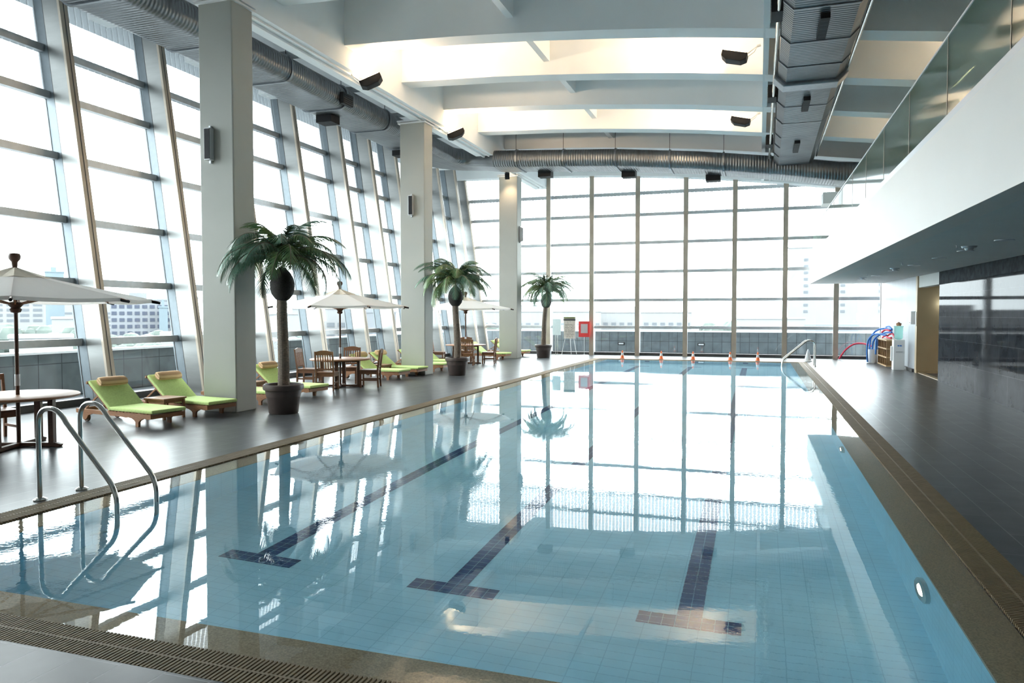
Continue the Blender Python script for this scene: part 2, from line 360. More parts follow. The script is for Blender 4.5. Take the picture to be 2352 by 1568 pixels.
# ================================================================== SETTING
# floor slabs around the pool
LX0, LX1, RX0, RX1 = -6.70, -6.40, 1.48, 1.80     # gratings left / right
FY0, FY1, BY0, BY1 = 3.02, 3.30, 31.0, 31.3
g = G()
g.box(-13.6, LX0, -3, 34.1, -0.3, 0); g.box(RX1, 9.2, -3, 34.1, -0.3, 0)
g.box(LX0, RX1, -3, FY0, -0.3, 0); g.box(LX0, RX1, BY1, 34.1, -0.3, 0)
struct(obj('floor', g, 'slate'))
# pool basin
PX0, PX1, PY0, PY1, PZ = -6.05, 1.18, 3.62, 30.65, -1.2
g = G()
g.quad([(PX0, PY0, PZ), (PX1, PY0, PZ), (PX1, PY1, PZ), (PX0, PY1, PZ)], 0)
zr = -0.10
g.quad([(PX0, PY0, zr), (PX0, PY0, PZ), (PX0, PY1, PZ), (PX0, PY1, zr)], 1)
g.quad([(PX1, PY0, zr), (PX1, PY1, zr), (PX1, PY1, PZ), (PX1, PY0, PZ)], 1)
g.quad([(PX0, PY0, zr), (PX1, PY0, zr), (PX1, PY0, PZ), (PX0, PY0, PZ)], 0)
g.quad([(PX0, PY1, zr), (PX0, PY1, PZ), (PX1, PY1, PZ), (PX1, PY1, zr)], 0)
for cx in (-4.3515, -2.4175, -0.4835):
    e = PZ + 0.003
    for (x0, x1, y0, y1) in ((cx - 0.0967, cx + 0.0967, 5.78, 28.4), (cx - 0.387, cx + 0.387, 5.58, 5.775), (cx - 0.387, cx + 0.387, 28.41, 28.6)):
        g.quad([(x0, y0, e), (x1, y0, e), (x1, y1, e), (x0, y1, e)], 2)
    x0, x1 = cx - 0.0967, cx + 0.0967
    g.quad([(x0, PY1 - 0.003, -0.9), (x0, PY1 - 0.003, -0.3), (x1, PY1 - 0.003, -0.3), (x1, PY1 - 0.003, -0.9)], 2)
basin = struct(obj('pool_basin', g, ['pool_tile', 'pool_tile_side', 'lane_tile'], fix=False))
zr = -0.06
g = G()
g.box(LX1, PX0, FY1, BY0, -0.10, zr); g.box(PX1, RX0, FY1, BY0, -0.10, zr)
g.box(PX0, PX1, FY1, PY0, -0.10, zr); g.box(PX0, PX1, PY1, BY0, -0.10, zr)
struct(obj('pool_coping', g, 'coping'))
# water
wm = bpy.data.materials.new('pool_water'); wm.use_nodes = True; nt = wm.node_tree; nt.nodes.clear()
o_ = nt.nodes.new('ShaderNodeOutputMaterial'); gb = nt.nodes.new('ShaderNodeBsdfGlass'); gb.inputs['IOR'].default_value = 1.33; gb.inputs['Roughness'].default_value = 0.0; gb.inputs['Color'].default_value = (0.97, 0.995, 1.0, 1)
t = nt.nodes.new('ShaderNodeTexCoord'); n1 = nt.nodes.new('ShaderNodeTexNoise'); n1.inputs['Scale'].default_value = 0.9; n1.inputs['Detail'].default_value = 2
n2 = nt.nodes.new('ShaderNodeTexNoise'); n2.inputs['Scale'].default_value = 20.0; n2.inputs['Detail'].default_value = 2
n3 = nt.nodes.new('ShaderNodeTexNoise'); n3.inputs['Scale'].default_value = 0.35; n3.inputs['Detail'].default_value = 1
for n in (n1, n2, n3): nt.links.new(t.outputs['Object'], n.inputs['Vector'])
mr = nt.nodes.new('ShaderNodeMapRange'); mr.inputs[1].default_value = 0.42; mr.inputs[2].default_value = 0.7; mr.inputs[3].default_value = 0.005; mr.inputs[4].default_value = 0.05
nt.links.new(n3.outputs[0], mr.inputs[0])
mu = nt.nodes.new('ShaderNodeMath'); mu.operation = 'MULTIPLY'; nt.links.new(n2.outputs[0], mu.inputs[0]); nt.links.new(mr.outputs[0], mu.inputs[1])
ad = nt.nodes.new('ShaderNodeMath'); ad.operation = 'MULTIPLY_ADD'; ad.inputs[1].default_value = 0.09; nt.links.new(n1.outputs[0], ad.inputs[0]); nt.links.new(mu.outputs[0], ad.inputs[2])
bp = nt.nodes.new('ShaderNodeBump'); bp.inputs['Strength'].default_value = 1.0; bp.inputs['Distance'].default_value = 0.010
nt.links.new(ad.outputs[0], bp.inputs['Height']); nt.links.new(bp.outputs[0], gb.inputs['Normal']); nt.links.new(gb.outputs[0], o_.inputs[0])
g = G(); g.quad([(LX1, FY1, -0.012), (RX0, FY1, -0.012), (RX0, BY0, -0.012), (LX1, BY0, -0.012)])
tag(obj('pool_water', g, wm, fix=False), 'clear blue water filling the long indoor pool to its brim', 'water', kind='stuff')
# overflow gratings
def grating(name, x0, x1, y0, y1, along, pitch, label):
    g = G(); g.box(x0, x1, y0, y1, -0.30, -0.04, 1)
    n = int(((y1 - y0) if along == 'y' else (x1 - x0)) / pitch)
    for i in range(n):
        if along == 'y':
            y = y0 + i * pitch; g.box(x0, x1, y, y + pitch * 0.55, -0.035, 0.001)
        else:
            x = x0 + i * pitch; g.box(x, x + pitch * 0.55, y0, y1, -0.035, 0.001)
    if along == 'y':
        xm = (x0 + x1) / 2; g.box(xm - 0.008, xm + 0.008, y0, y1, -0.03, 0.0015)
    else:
        ym = (y0 + y1) / 2; g.box(x0, x1, ym - 0.008, ym + 0.008, -0.03, 0.0015)
    return tag(obj(name, g, ['grate', 'drain']), label, 'grate')
grating('overflow_grate', LX0, LX1, FY1, BY0, 'y', 0.03, 'long beige overflow grate along the lounger side of the pool')
grating('overflow_grate', RX0, RX1, FY1, BY0, 'y', 0.03, 'long brown overflow grate beside the dark deck under the balcony')
grating('overflow_grate', LX0, RX1, FY0, FY1, 'x', 0.027, 'beige slatted overflow grate at the near end of the pool')
grating('overflow_grate', LX0, RX1, BY0, BY1, 'x', 0.03, 'pale overflow grate at the far end of the pool by the cones')

# ---------------- ceiling: arched slab, cross beams, ribs
def arch(g, y0, y1, lo, hi, x0=-10.15, x1=9.0, n=28):
    for i in range(n):
        a = lerp(x0, x1, i / n); b = lerp(x0, x1, (i + 1) / n)
        g.hexa([(a, y0, zc(a) + lo), (b, y0, zc(b) + lo), (b, y1, zc(b) + lo), (a, y1, zc(a) + lo), (a, y0, zc(a) + hi), (b, y0, zc(b) + hi), (b, y1, zc(b) + hi), (a, y1, zc(a) + hi)])
    return g
ceiling = struct(obj('ceiling', arch(G(), -3, 35.4, 1.25, 1.6, -16.2, 9.2), 'ceil'))
for yc in (1.5, 4.4, 7.3, 10.2, 13.1, 16.02, 19.0, 21.88, 24.88, 27.8, 30.75, 33.65):
    w = 0.27
    obj('ceiling_beam', arch(G(), yc - w, yc + w, 0, 1.3, -14.2 if yc < 33 else -14.4, 9.0), 'ceil', ceiling)
g = G()
g.box(-10.15, -9.48, -3, 33.9, 7.80, 9.6)
obj('edge_beam', g, 'ceil', ceiling)
g = G(); g.box(-5.38, -5.22, -3, 33.4, 8.42, 9.4); obj('ceiling_rib', g, 'ceil', ceiling)
g = G(); g.box(0.02, 0.14, -3, 33.4, 7.54, 8.8); obj('ceiling_rib', g, 'ceil', ceiling)
g = G(); g.box(-9.86, -9.80, -3, 33.4, 7.74, 7.80); g.box(-9.66, -9.62, -3, 33.4, 7.76, 7.80)
obj('cable_trunking', g, 'white', ceiling)

# ---------------- left leaning window wall
def glx(z): return -13.20 - 0.145 * z
ROWS = [0.14, 1.29, 2.54, 3.83, 5.15, 6.42, 7.40, 9.55]
FY = [3.8, 6.45, 9.10, 11.75, 14.40, 17.05, 19.70, 22.35, 24.40, 26.45, 28.50, 30.55, 32.6]
win1 = struct(empty('window_1', (0, 0, 0)))
for y in FY + [33.85]:
    d = 0.70; ww = 0.06 if y < 33.8 else 0.1
    # mullion at the glass line
    g = G(); z0, z1 = 0.0, 9.6
    def lean(x0, x1, y0, y1, g=g, m=0):
        g.hexa([(glx(z0) + x0, y0, z0), (glx(z0) + x1, y0, z0), (glx(z0) + x1, y1, z0), (glx(z0) + x0, y1, z0), (glx(z1) + x0, y0, z1), (glx(z1) + x1, y0, z1), (glx(z1) + x1, y1, z1), (glx(z1) + x0, y1, z1)], m)
    lean(-0.06, 0.22, y - 0.04, y + 0.04); lean(0.21, 0.225, y - 0.045, y + 0.045, g, 1); lean(-0.03, -0.01, y - 0.05, y + 0.05, g, 1)
    obj('mullion', g, ['mullion', 'dark_sill'], win1)
    g = G(); lean(0.24, 0.68, y - 0.055, y + 0.055, g, 0); lean(0.68, 0.74, y - 0.10, y + 0.09, g, 1); lean(0.74, 0.745, y - 0.012, y + 0.008, g, 2)
    obj('steel_fin', g, ['steel', 'flange', 'dark_sill'], win1)
for zz in ROWS[1:-1]:
    g = G(); x = glx(zz); g.box(x - 0.05, x + 0.11, 3.8, 33.9, zz - 0.075, zz + 0.075); obj('transom', g, 'alum', win1)
g = G(); g.box(-13.28, -13.12, -3, 34, 0, 0.14); obj('window_sill', g, 'dark_sill', win1)
YB = FY + [33.95]
for (ya, yb) in zip(YB, YB[1:]):
    for i, (za, zb) in enumerate(zip(ROWS, ROWS[1:])):
        g = G(); y0, y1 = ya + 0.03, yb - 0.03; z0, z1 = za + 0.04, zb - 0.04; t_ = 0.02
        g.hexa([(glx(z0) - t_, y0, z0), (glx(z0), y0, z0), (glx(z0), y1, z0), (glx(z0) - t_, y1, z0), (glx(z1) - t_, y0, z1), (glx(z1), y0, z1), (glx(z1), y1, z1), (glx(z1) - t_, y1, z1)])
        obj('pane', g, 'frit_y' if i >= 5 else 'glass', win1)
M['eave'] = mat('eave_soffit', (0.13, 0.14, 0.15), 0.8)
struct(obj('roof_eave', G().box(-16.4, -14.75, -3, 35.4, 9.12, 9.66), 'eave'))
# solid wall behind the camera on the left side and at the near end
g = G(); g.hexa([(-13.6, -3.2, -0.3), (-13.3, -3.2, -0.3), (-13.3, 3.75, -0.3), (-13.6, 3.75, -0.3), (-15.3, -3.2, 9.6), (-15.0, -3.2, 9.6), (-15.0, 3.75, 9.6), (-15.3, 3.75, 9.6)])
struct(obj('wall_left', g, 'plaster'))
g = G(); g.box(-15.3, 9.4, -3.3, -3.0, -0.3, 9.9); struct(obj('wall_near', g, 'plaster'))
# ---------------- far window wall
FX = [-11.47, -9.40, -7.335, -5.228, -3.106, -1.03, 1.035, 3.041]
YF = 34.0
win2 = struct(empty('window_2', (0, 0, 0)))
for x in FX:
    top = zc(x) + 1.3
    g = G(); g.box(x - 0.05, x + 0.05, YF - 0.02, YF + 0.2, 0, top); obj('mullion', g, 'alum', win2)
    g = G(); g.box(x - 0.05, x + 0.05, YF - 0.42, YF - 0.02, 0, top); g.box(x - 0.10, x + 0.10, YF - 0.46, YF - 0.42, 0, top, 1); obj('steel_fin', g, ['alum', 'flange'], win2)
for zz in ROWS[1:-1]:
    g = G(); xr = 4.75
    g.box(glx(zz), xr, YF, YF + 0.16, zz - 0.065, zz + 0.065); obj('transom', g, 'alum', win2)
g = G(); g.box(-13.3, 4.8, YF - 0.02, YF + 0.2, 0, 0.13); obj('window_sill', g, 'dark_sill', win2)
XB = [None] + FX + [4.8]
for i, (xa, xb) in enumerate(zip(XB, XB[1:])):
    for j, (za, zb) in enumerate(zip(ROWS, ROWS[1:])):
        z0, z1 = za + 0.04, zb - 0.04
        if j == 6: z1 = min(z1, zc(xb) + 1.2)
        a0 = glx(z0) + 0.05 if xa is None else xa + 0.03; a1 = glx(z1) + 0.05 if xa is None else xa + 0.03; b = xb - 0.03
        g = G(); g.hexa([(a0, YF + 0.05, z0), (b, YF + 0.05, z0), (b, YF + 0.07, z0), (a0, YF + 0.07, z0), (a1, YF + 0.05, z1), (b, YF + 0.05, z1), (b, YF + 0.07, z1), (a1, YF + 0.07, z1)])
        obj('pane', g, 'frit_x' if j >= 5 else 'glass', win2)

# ---------------- right side: walls under the balcony
g = G(); g.box(4.80, 5.10, -3, 23.55, 0, 3.3); struct(obj('wall_right', g, 'black_tile'))
g = G(); g.box(4.785, 4.80, -3, 23.55, 2.70, 3.3); struct(obj('trim_3', g, 'dark_band'))
g = G(); g.box(4.80, 5.0, 26.75, 34.2, 0, 3.3); struct(obj('wall_far_right', g, 'white_tile'))
g = G(); g.box(4.78, 5.42, 26.50, 26.75, 0, 3.3); g.box(4.78, 5.42, 26.45, 26.50, 0, 0.1); struct(obj('wall_recess', g, 'beige_wall'))
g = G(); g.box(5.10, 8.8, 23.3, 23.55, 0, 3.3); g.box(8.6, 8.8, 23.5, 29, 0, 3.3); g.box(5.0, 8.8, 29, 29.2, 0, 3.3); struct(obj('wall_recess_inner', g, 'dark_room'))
g = G(); g.box(4.82, 5.05, 23.55, 26.5, 2.72, 3.3); struct(obj('trim_1', g, 'plaster'))
g = G(); g.box(4.83, 4.96, 23.55, 26.5, 0.0, 0.02); struct(obj('trim_2', g, 'coping'))
g = G(); g.box(4.73, 4.80, 26.9, 34, 0, 0.10); struct(obj('baseboard_right', g, 'dark_sill'))
# balcony slab, soffit and parapet (falls very slightly towards the near end)
def sl(y, a, k): return a + k * y
bal = struct(empty('balcony', (0, 0, 0)))
def long_slab(x0, x1, a0, a1, k0, k1, y0=-3, y1=33.5):
    g = G(); g.hexa([(x0, y0, sl(y0, a0, k0)), (x1, y0, sl(y0, a0, k0)), (x1, y1, sl(y1, a0, k0)), (x0, y1, sl(y1, a0, k0)),
                     (x0, y0, sl(y0, a1, k1)), (x1, y0, sl(y0, a1, k1)), (x1, y1, sl(y1, a1, k1)), (x0, y1, sl(y1, a1, k1))]); return g
obj('parapet', long_slab(1.99, 2.30, 2.85, 3.94, 0.009, 0.009), 'fascia', bal)
obj('balcony_slab', long_slab(2.30, 9.2, 2.851, 3.40, 0.009, 0.009), 'plaster', bal)
g = G(); g.box(9.0, 9.3, -3, 34.2, 3.2, 8.4); struct(obj('wall_upper_right', g, 'plaster'))
g = G(); g.box(4.8, 9.3, 34.0, 34.3, -0.3, 8.4); struct(obj('wall_far', g, 'plaster'))
bg = thing('glass_balustrade', 'green tinted glass balustrade in steel channel along the white balcony edge', 'balustrade', (2.10, 0, 3.94))
ysp = [-3 + 0.0, 0.63, 3.0, 5.37, 7.74, 10.11, 12.48, 14.85, 17.22, 19.59, 21.96, 24.33, 26.7, 29.07, 31.44, 33.5]
for a, b in zip(ysp, ysp[1:]):
    g = G(); y0, y1 = a + 0.012, b - 0.012
    g.hexa([(0, y0, 0.009 * y0 + 0.08), (0.02, y0, 0.009 * y0 + 0.08), (0.02, y1, 0.009 * y1 + 0.08), (0, y1, 0.009 * y1 + 0.08),
            (0, y0, 0.011 * y0 + 1.10), (0.02, y0, 0.011 * y0 + 1.10), (0.02, y1, 0.011 * y1 + 1.10), (0, y1, 0.011 * y1 + 1.10)])
    obj('glass_panel', g, 'bal_glass', bg)
    if b < 33: g = G(); g.hexa([(-0.004, b - 0.012, 0.009 * b + 0.1), (0.024, b - 0.012, 0.009 * b + 0.1), (0.024, b + 0.012, 0.009 * b + 0.1), (-0.004, b + 0.012, 0.009 * b + 0.1), (-0.004, b - 0.012, 0.011 * b + 1.1), (0.024, b - 0.012, 0.011 * b + 1.1), (0.024, b + 0.012, 0.011 * b + 1.1), (-0.004, b + 0.012, 0.011 * b + 1.1)]); obj('glazing_joint', g, 'flange', bg)
g = G(); y0, y1 = -3, 33.5
g.hexa([(-0.05, y0, .009 * y0), (0.07, y0, .009 * y0), (0.07, y1, .009 * y1), (-0.05, y1, .009 * y1), (-0.05, y0, .009 * y0 + .15), (0.07, y0, .009 * y0 + .15), (0.07, y1, .009 * y1 + .15), (-0.05, y1, .009 * y1 + .15)])
obj('steel_channel', g, 'silver', bg)
g = G(); g.hexa([(-0.01, y0, .011 * y0 + 1.10), (0.03, y0, .011 * y0 + 1.10), (0.03, y1, .011 * y1 + 1.10), (-0.01, y1, .011 * y1 + 1.10), (-0.01, y0, .011 * y0 + 1.125), (0.03, y0, .011 * y0 + 1.125), (0.03, y1, .011 * y1 + 1.125), (-0.01, y1, .011 * y1 + 1.125)])
obj('handrail', g, 'alum', bg)

# ---------------- columns
for i, (x0, x1, y0, y1, lab) in enumerate([(-10.13, -9.37, 11.6, 12.2, 'nearest plain concrete column, standing behind the second lounger'),
                              (-10.54, -9.72, 20.7, 21.3, 'middle plain concrete column beside the middle potted palm'),
                              (-10.56, -9.74, 29.9, 30.5, 'farthest plain concrete column near the end window')]):
    c = thing('column', lab, 'column', ((x0 + x1) / 2, (y0 + y1) / 2, 0), group='concrete columns by the windows')
    w, d = (x1 - x0) / 2, (y1 - y0) / 2
    g = G(); g.box(-w, w, -d, d, 0, 7.8); obj('shaft', g, 'column', c, bevel=0.02)
    g = G(); g.box(-w - .05, w + .05, -d - .05, d + .05, 7.70, 7.74); g.box(-w - .07, w + .07, -d - .07, d + .07, 7.76, 7.80)
    obj('column_collar', g, 'white', c)

# ---------------- terrace outside, parapets
g = G(); g.box(-15.5, -13.6, -3, 37.4, -0.4, -0.02); g.box(-13.6, 12, 34.3, 37.4, -0.4, -0.02); struct(obj('terrace_floor', g, 'terrace'))
g = G(); g.box(-15.45, -15.1, -3, 37.3, -0.4, 0.98, 0); g.box(-15.1, 12, 37.0, 37.3, -0.4, 1.02, 1); struct(obj('terrace_parapet', g, ['parapet', 'parapet_x']))
g = G(); g.box(-15.5, -15.03, -3, 37.4, 0.98, 1.03); g.box(-15.03, 12, 36.95, 37.4, 1.02, 1.07); struct(obj('parapet_cap', g, 'white'))

# ================================================================== DUCTS
def rprof(w, h, r, n=5):
    p = []
    for (cx, cz, a0) in ((w / 2 - r, h - r, 0), (-w / 2 + r, h - r, 90), (-w / 2 + r, r, 180), (w / 2 - r, r, 270)):
        for k in range(n + 1):
            a = math.radians(a0 + 90 * k / n); p.append((cx + r * math.cos(a), cz + r * math.sin(a)))
    return p
def zd(x):  # underside of the far duct
    P = [(-11.6, 7.52), (-5, 7.15), (-2, 6.86), (0.7, 6.50), (2.4, 6.22), (6, 5.9)]
    for (a, za), (b, zb) in zip(P, P[1:]):
        if a <= x <= b: return lerp(za, zb, (x - a) / (b - a))
    return P[0][1] if x < P[0][0] else P[-1][1]
duct = thing('air_duct', 'grey metal air duct running along the left windows and bending across the far end', 'duct', (-11.5, 15, 7.5))
def dl(g): # shift to the duct's own origin
    g.v = [(x + 11.5, y - 15, z - 7.5) for (x, y, z) in g.v]; return g
path = [(Vector((-11.5, y, 7.52)), Vector((1, 0, 0))) for y in (-2.9, 5, 10, 15, 20, 25)]
path += []
for k in range(0, 9):
    a = PI / 2 * k / 8; cx, cy, R = -10.3, 25.7, 1.2
    path.append((Vector((cx - R * math.cos(a), cy + R * math.sin(a), 7.52)), Vector((math.cos(a), -math.sin(a), 0))))
xs = [-9.5, -8, -6.5, -5, -3.5, -2, -0.6, 0.7, 1.6, 2.4, 3.2, 4.0]
path += [(Vector((x, 26.9, zd(x))), Vector((0, -1, 0))) for x in xs]
path[14] = (Vector((-10.3, 26.9, 7.50)), Vector((0, -1, 0)))
pr_ = rprof(1.45, 0.62, 0.24)
obj('duct_run', dl(G().sweep(pr_, path[:7])), 'duct_y', duct, smooth=True)
obj('duct_elbow', dl(G().sweep(pr_, path[6:16])), 'duct_y', duct, smooth=True)
obj('duct_run', dl(G().sweep(pr_, path[15:])), 'duct_x', duct, smooth=True)
for x in (-8.6, -6.8, -4.9, -3.0, -1.2, 0.3): # joint rings + hangers
    z = zd(x); p2 = rprof(1.51, 0.68, 0.26)
    obj('duct_joint', dl(G().sweep(p2, [(Vector((x - .03, 26.9, z - .03)), Vector((0, -1, 0))), (Vector((x + .03, 26.9, z - .03)), Vector((0, -1, 0)))])), 'duct_plain', duct)
    obj('hanger_rod', dl(G().tube([(x, 26.25, z + .6), (x, 26.25, zc(x) + 1.3)], 0.008, 6)), 'black', duct)
for y in (8, 10.5, 13.0, 15.5, 18.0, 20.5, 23.0):
    p2 = rprof(1.51, 0.68, 0.26)
    obj('duct_joint', dl(G().sweep(p2, [(Vector((-11.5, y - .03, 7.49)), Vector((1, 0, 0))), (Vector((-11.5, y + .03, 7.49)), Vector((1, 0, 0)))])), 'duct_plain', duct)
    obj('hanger_rod', dl(G().tube([(-10.95, y, 8.0), (-10.95, y, 9.6)], 0.008, 6)), 'black', duct)
def vent(parent, off, c, sx, sy, sz, nrm, src):
    """flared nozzle box with louvre face"""
    g = G(); x, y, z = c
    g.box(x - sx / 2, x + sx / 2, y - sy / 2, y + sy / 2, z - sz / 2, z + sz / 2, 0)
    nx, ny, nz = nrm; e = 0.02
    for k in range(-2, 3):
        if nz: g.box(x - sx * .42, x + sx * .42, y + k * sy * .18 - .008, y + k * sy * .18 + .008, z + nz * sz / 2 - (e if nz > 0 else 0), z + nz * sz / 2 + (0 if nz > 0 else e) + nz * .012, 1)
        if nx: g.box(x + nx * sx / 2 - .012, x + nx * sx / 2 + .012, y - sy * .42, y + sy * .42, z + k * sz * .18 - .006, z + k * sz * .18 + .006, 1)
    g.v = [(a - off[0], b - off[1], c_ - off[2]) for (a, b, c_) in g.v]
    return obj('air_vent', g, ['black', 'dark_sill'], parent, bevel=0.01)
O1 = (-11.5, 15, 7.5)
for y in (9.3, 18.6, 23.2): vent(duct, O1, (-11.75, y, 7.42), 0.5, 0.45, 0.22, (0, 0, -1), 0)
for y in (7.0, 13.4, 17.9): vent(duct, O1, (-10.72, y, 7.70), 0.12, 0.5, 0.3, (1, 0, 0), 0)
for x in (-7.8, -4.6, -1.6): vent(duct, O1, (x, 27.45, zd(x) - 0.09), 0.5, 0.4, 0.22, (0, 0, -1), 0)
# right duct
d2 = thing('air_duct', 'ribbed silver air duct hanging from the ceiling above the balcony side', 'duct', (1.0, 17, 6.8))
def d2l(g): g.v = [(x - 1.0, y - 17, z - 6.8) for (x, y, z) in g.v]; return g
def chp(w, h, c): return [(w / 2, c), (w / 2, h - c), (w / 2 - c, h), (-w / 2 + c, h), (-w / 2, h - c), (-w / 2, c), (-w / 2 + c, 0), (w / 2 - c, 0)]
obj('duct_run', d2l(G().sweep(chp(1.30, 0.78, 0.16), [(Vector((0.98, -2.8, 6.8)), Vector((1, 0, 0))), (Vector((0.98, 17.0, 6.8)), Vector((1, 0, 0)))])), 'duct_y', d2)
obj('duct_run', d2l(G().sweep(chp(1.24, 0.72, 0.16), [(Vector((0.98, 17.5, 6.8)), Vector((1, 0, 0))), (Vector((1.02, 26.2, 6.78)), Vector((1, 0, 0)))])), 'duct_y', d2)
obj('duct_collar', d2l(G().sweep(chp(1.48, 0.92, 0.2), [(Vector((0.98, 17.0, 6.73)), Vector((1, 0, 0))), (Vector((0.98, 17.5, 6.73)), Vector((1, 0, 0)))])), 'duct_plain', d2, bevel=0.04)
for y in (8.2, 9.8, 11.4, 13.0, 14.6, 16.0, 19.0, 20.6, 22.2, 23.5, 24.8):
    wd = 1.33 if y < 17 else 1.27; hh = 0.81 if y < 17 else .75
    obj('duct_joint', d2l(G().sweep(chp(wd, hh, 0.16), [(Vector((0.98, y - .015, 6.785)), Vector((1, 0, 0))), (Vector((0.98, y + .015, 6.785)), Vector((1, 0, 0)))])), 'duct_plain', d2)
for y in (4.5, 9.2, 13.8, 18.7, 23.3):
    vent(d2, (1.0, 17, 6.8), (0.98, y, 6.76), 0.15, 1.0 if y < 20 else 1.3, 0.10, (0, 0, -1), 0)
for y in (13.7, 18.9, 24.0):
    vent(d2, (1.0, 17, 6.8), (0.24, y, 7.12), 0.20, 0.5, 0.30, (-1, 0, 0), 0)
for sx_ in (-0.72, 0.72):
    obj('conduit_pipe', d2l(G().tube([(0.98 + sx_, -2.8, 7.0), (0.98 + sx_, 26.0, 7.0)], 0.03, 8)), 'chrome', d2, smooth=True)
for y in (10.5, 15.5, 20.0, 24.0):
    for sx_ in (-.55, .55): obj('hanger_rod', d2l(G().tube([(0.98 + sx_, y, 7.5), (0.98 + sx_, y, 8.6)], 0.01, 6)), 'black', d2)
# bulkhead box above the far right corner
tag(obj('bulkhead_box', G().box(-.5, .5, -.5, .5, 0, .45), 'plaster', loc=(2.9, 33.0, 6.35)), 'pale grey bulkhead box under the ceiling in the far right corner', 'box')

# ================================================================== FLOODLIGHTS (real lamps)
def floodlight(loc, aim, label, power, size=100, grp='black floodlights under the ceiling beams'):
    d = (Vector(aim) - Vector(loc)); a = math.atan2(d.y, d.x)
    f = thing('floodlight', label, 'floodlight', loc, a, grp)
    el = math.atan2(d.z, math.hypot(d.x, d.y))
    T = Matrix.Rotation(-el, 4, 'Y')
    g = G(); g.prism([(-0.14, -0.06), (-0.02, -0.13), (0.30, -0.13), (0.42, -0.05), (0.42, 0.07), (-0.14, 0.07)], 'y', -0.17, 0.17, 0)
    g.v = [tuple(T @ Vector(v)) for v in g.v]; obj('lamp_housing', g, 'black', f, bevel=0.015)
    g = G(); g.box(-0.09, 0.38, -0.15, 0.15, 0.071, 0.078); g.v = [tuple(T @ Vector(v)) for v in g.v]; obj('lamp_lens', g, 'lamp_glow', f)
    g = G(); g.tube([(-0.1, -0.1, 0), (-0.28, -0.1, 0.12), (-0.34, 0, 0.2), (-0.28, 0.1, 0.12), (-0.1, 0.1, 0)], 0.012, 8); g.tube([(-0.34, 0, 0.2), (-0.42, 0, 0.22)], 0.03, 8)
    obj('bracket', g, 'silver', f, smooth=True)
    L = bpy.data.lights.new('flood_lamp', 'SPOT'); L.energy = power; L.color = (1.0, 0.72, 0.46); L.spot_size = math.radians(size); L.spot_blend = 0.8; L.shadow_soft_size = 0.12
    lo = bpy.data.objects.new('flood_lamp', L); COL.objects.link(lo); lo.parent = f
    lo.location = T @ Vector((0.15, 0, 0.16)); dv = Matrix.Rotation(-a, 3, 'Z') @ d
    lo.rotation_euler = dv.to_track_quat('-Z', 'Y').to_euler()
    return f
FL = 300
floodlight((-9.30, 16.45, 7.58), (-6.2, 17.7, 9.1), 'black floodlight at the left end of the nearer lit ceiling bay', FL, 150)
floodlight((-9.38, 22.05, 7.58), (-6.2, 23.4, 9.1), 'black floodlight at the left end of the farther lit ceiling bay', FL, 150)
floodlight((-0.45, 17.5, 7.60), (-4.5, 17.6, 8.6), 'black floodlight at the right end of the nearer lit ceiling bay', FL * .85, 160)
floodlight((-0.45, 23.3, 7.60), (-4.5, 23.4, 8.6), 'black floodlight at the right end of the farther lit ceiling bay', FL * .85, 160)
fl3 = floodlight((-10.0, 29.35, 7.72), (-10.1, 29.9, 4.0), 'small floodlight shining down the top of the farthest column', 60, 90, None); fl3.scale = (.55, .55, .55)
floodlight((3.9, 17.6, 6.6), (5.4, 17.8, 8.2), 'floodlight above the balcony, nearer of the two behind the glass', 45, 150, None)
floodlight((3.9, 23.4, 6.6), (5.4, 23.5, 8.2), 'floodlight above the balcony, farther of the two behind the glass', 45, 150, None)
floodlight((3.9, 11.8, 6.6), (5.4, 11.8, 8.2), 'floodlight above the near balcony, hidden behind the glass', 35, 150, None)

# wall speakers
for (x, y, z, lab) in [(-9.86, 11.53, 4.76, 'slim black speaker on the nearest column'), (-10.14, 20.63, 4.90, 'slim black speaker on the middle column'), (-9.66, 30.2, 4.98, 'slim grey speaker on the right side of the farthest column')]:
    s = thing('wall_speaker', lab, 'speaker', (x, y, z), 0, 'speakers on the columns')
    if y > 30: s.rotation_euler = (0, 0, PI / 2)
    obj('speaker_case', G().box(-0.07, 0.07, -0.06, 0.06, 0, 0.6), 'silver', s, bevel=0.012)
    obj('speaker_grille', G().box(-0.055, 0.065, -0.068, -0.058, 0.02, 0.58), 'black', s)
    obj('bracket', G().box(-0.02, 0.02, 0.02, 0.075, -0.05, -0.0).box(-0.02, 0.02, 0.02, 0.075, 0.6, 0.65), 'alum', s)

# ================================================================== SOFFIT FITTINGS
def soff(y): return 2.851 + 0.009 * y
for i, y in enumerate([12.8, 15.0, 17.0, 19.6, 22.4, 25.6, 29.0]):
    nm = ['nearest', 'second', 'third', 'fourth', 'fifth', 'sixth', 'farthest'][i]
    f = thing('downlight', f'round recessed downlight, {nm} of the row along the balcony underside', 'downlight', (3.45, y, soff(y)), 0, 'recessed downlights under the balcony')
    obj('rim', G().lathe([(0.10, -0.012), (0.13, -0.012), (0.135, 0.0), (0.10, 0.0)], seg=20), 'silver', f, smooth=True)
    obj('lamp_lens', G().lathe([(0.0, -0.006), (0.09, -0.006), (0.098, 0.0)], seg=20), 'down_glow', f)
for i, y in enumerate([13.9, 20.9, 27.0]):
    nm = ['nearest', 'middle', 'farthest'][i]
    tag(obj('smoke_detector', G().lathe([(0.0, -0.075), (0.05, -0.07), (0.07, -0.035), (0.10, -0.03), (0.12, 0.0)], seg=20), 'silver', loc=(3.25, y, soff(y)), smooth=True), f'dome smoke detector, {nm} one on the balcony underside', 'detector', 'smoke detectors under the balcony')
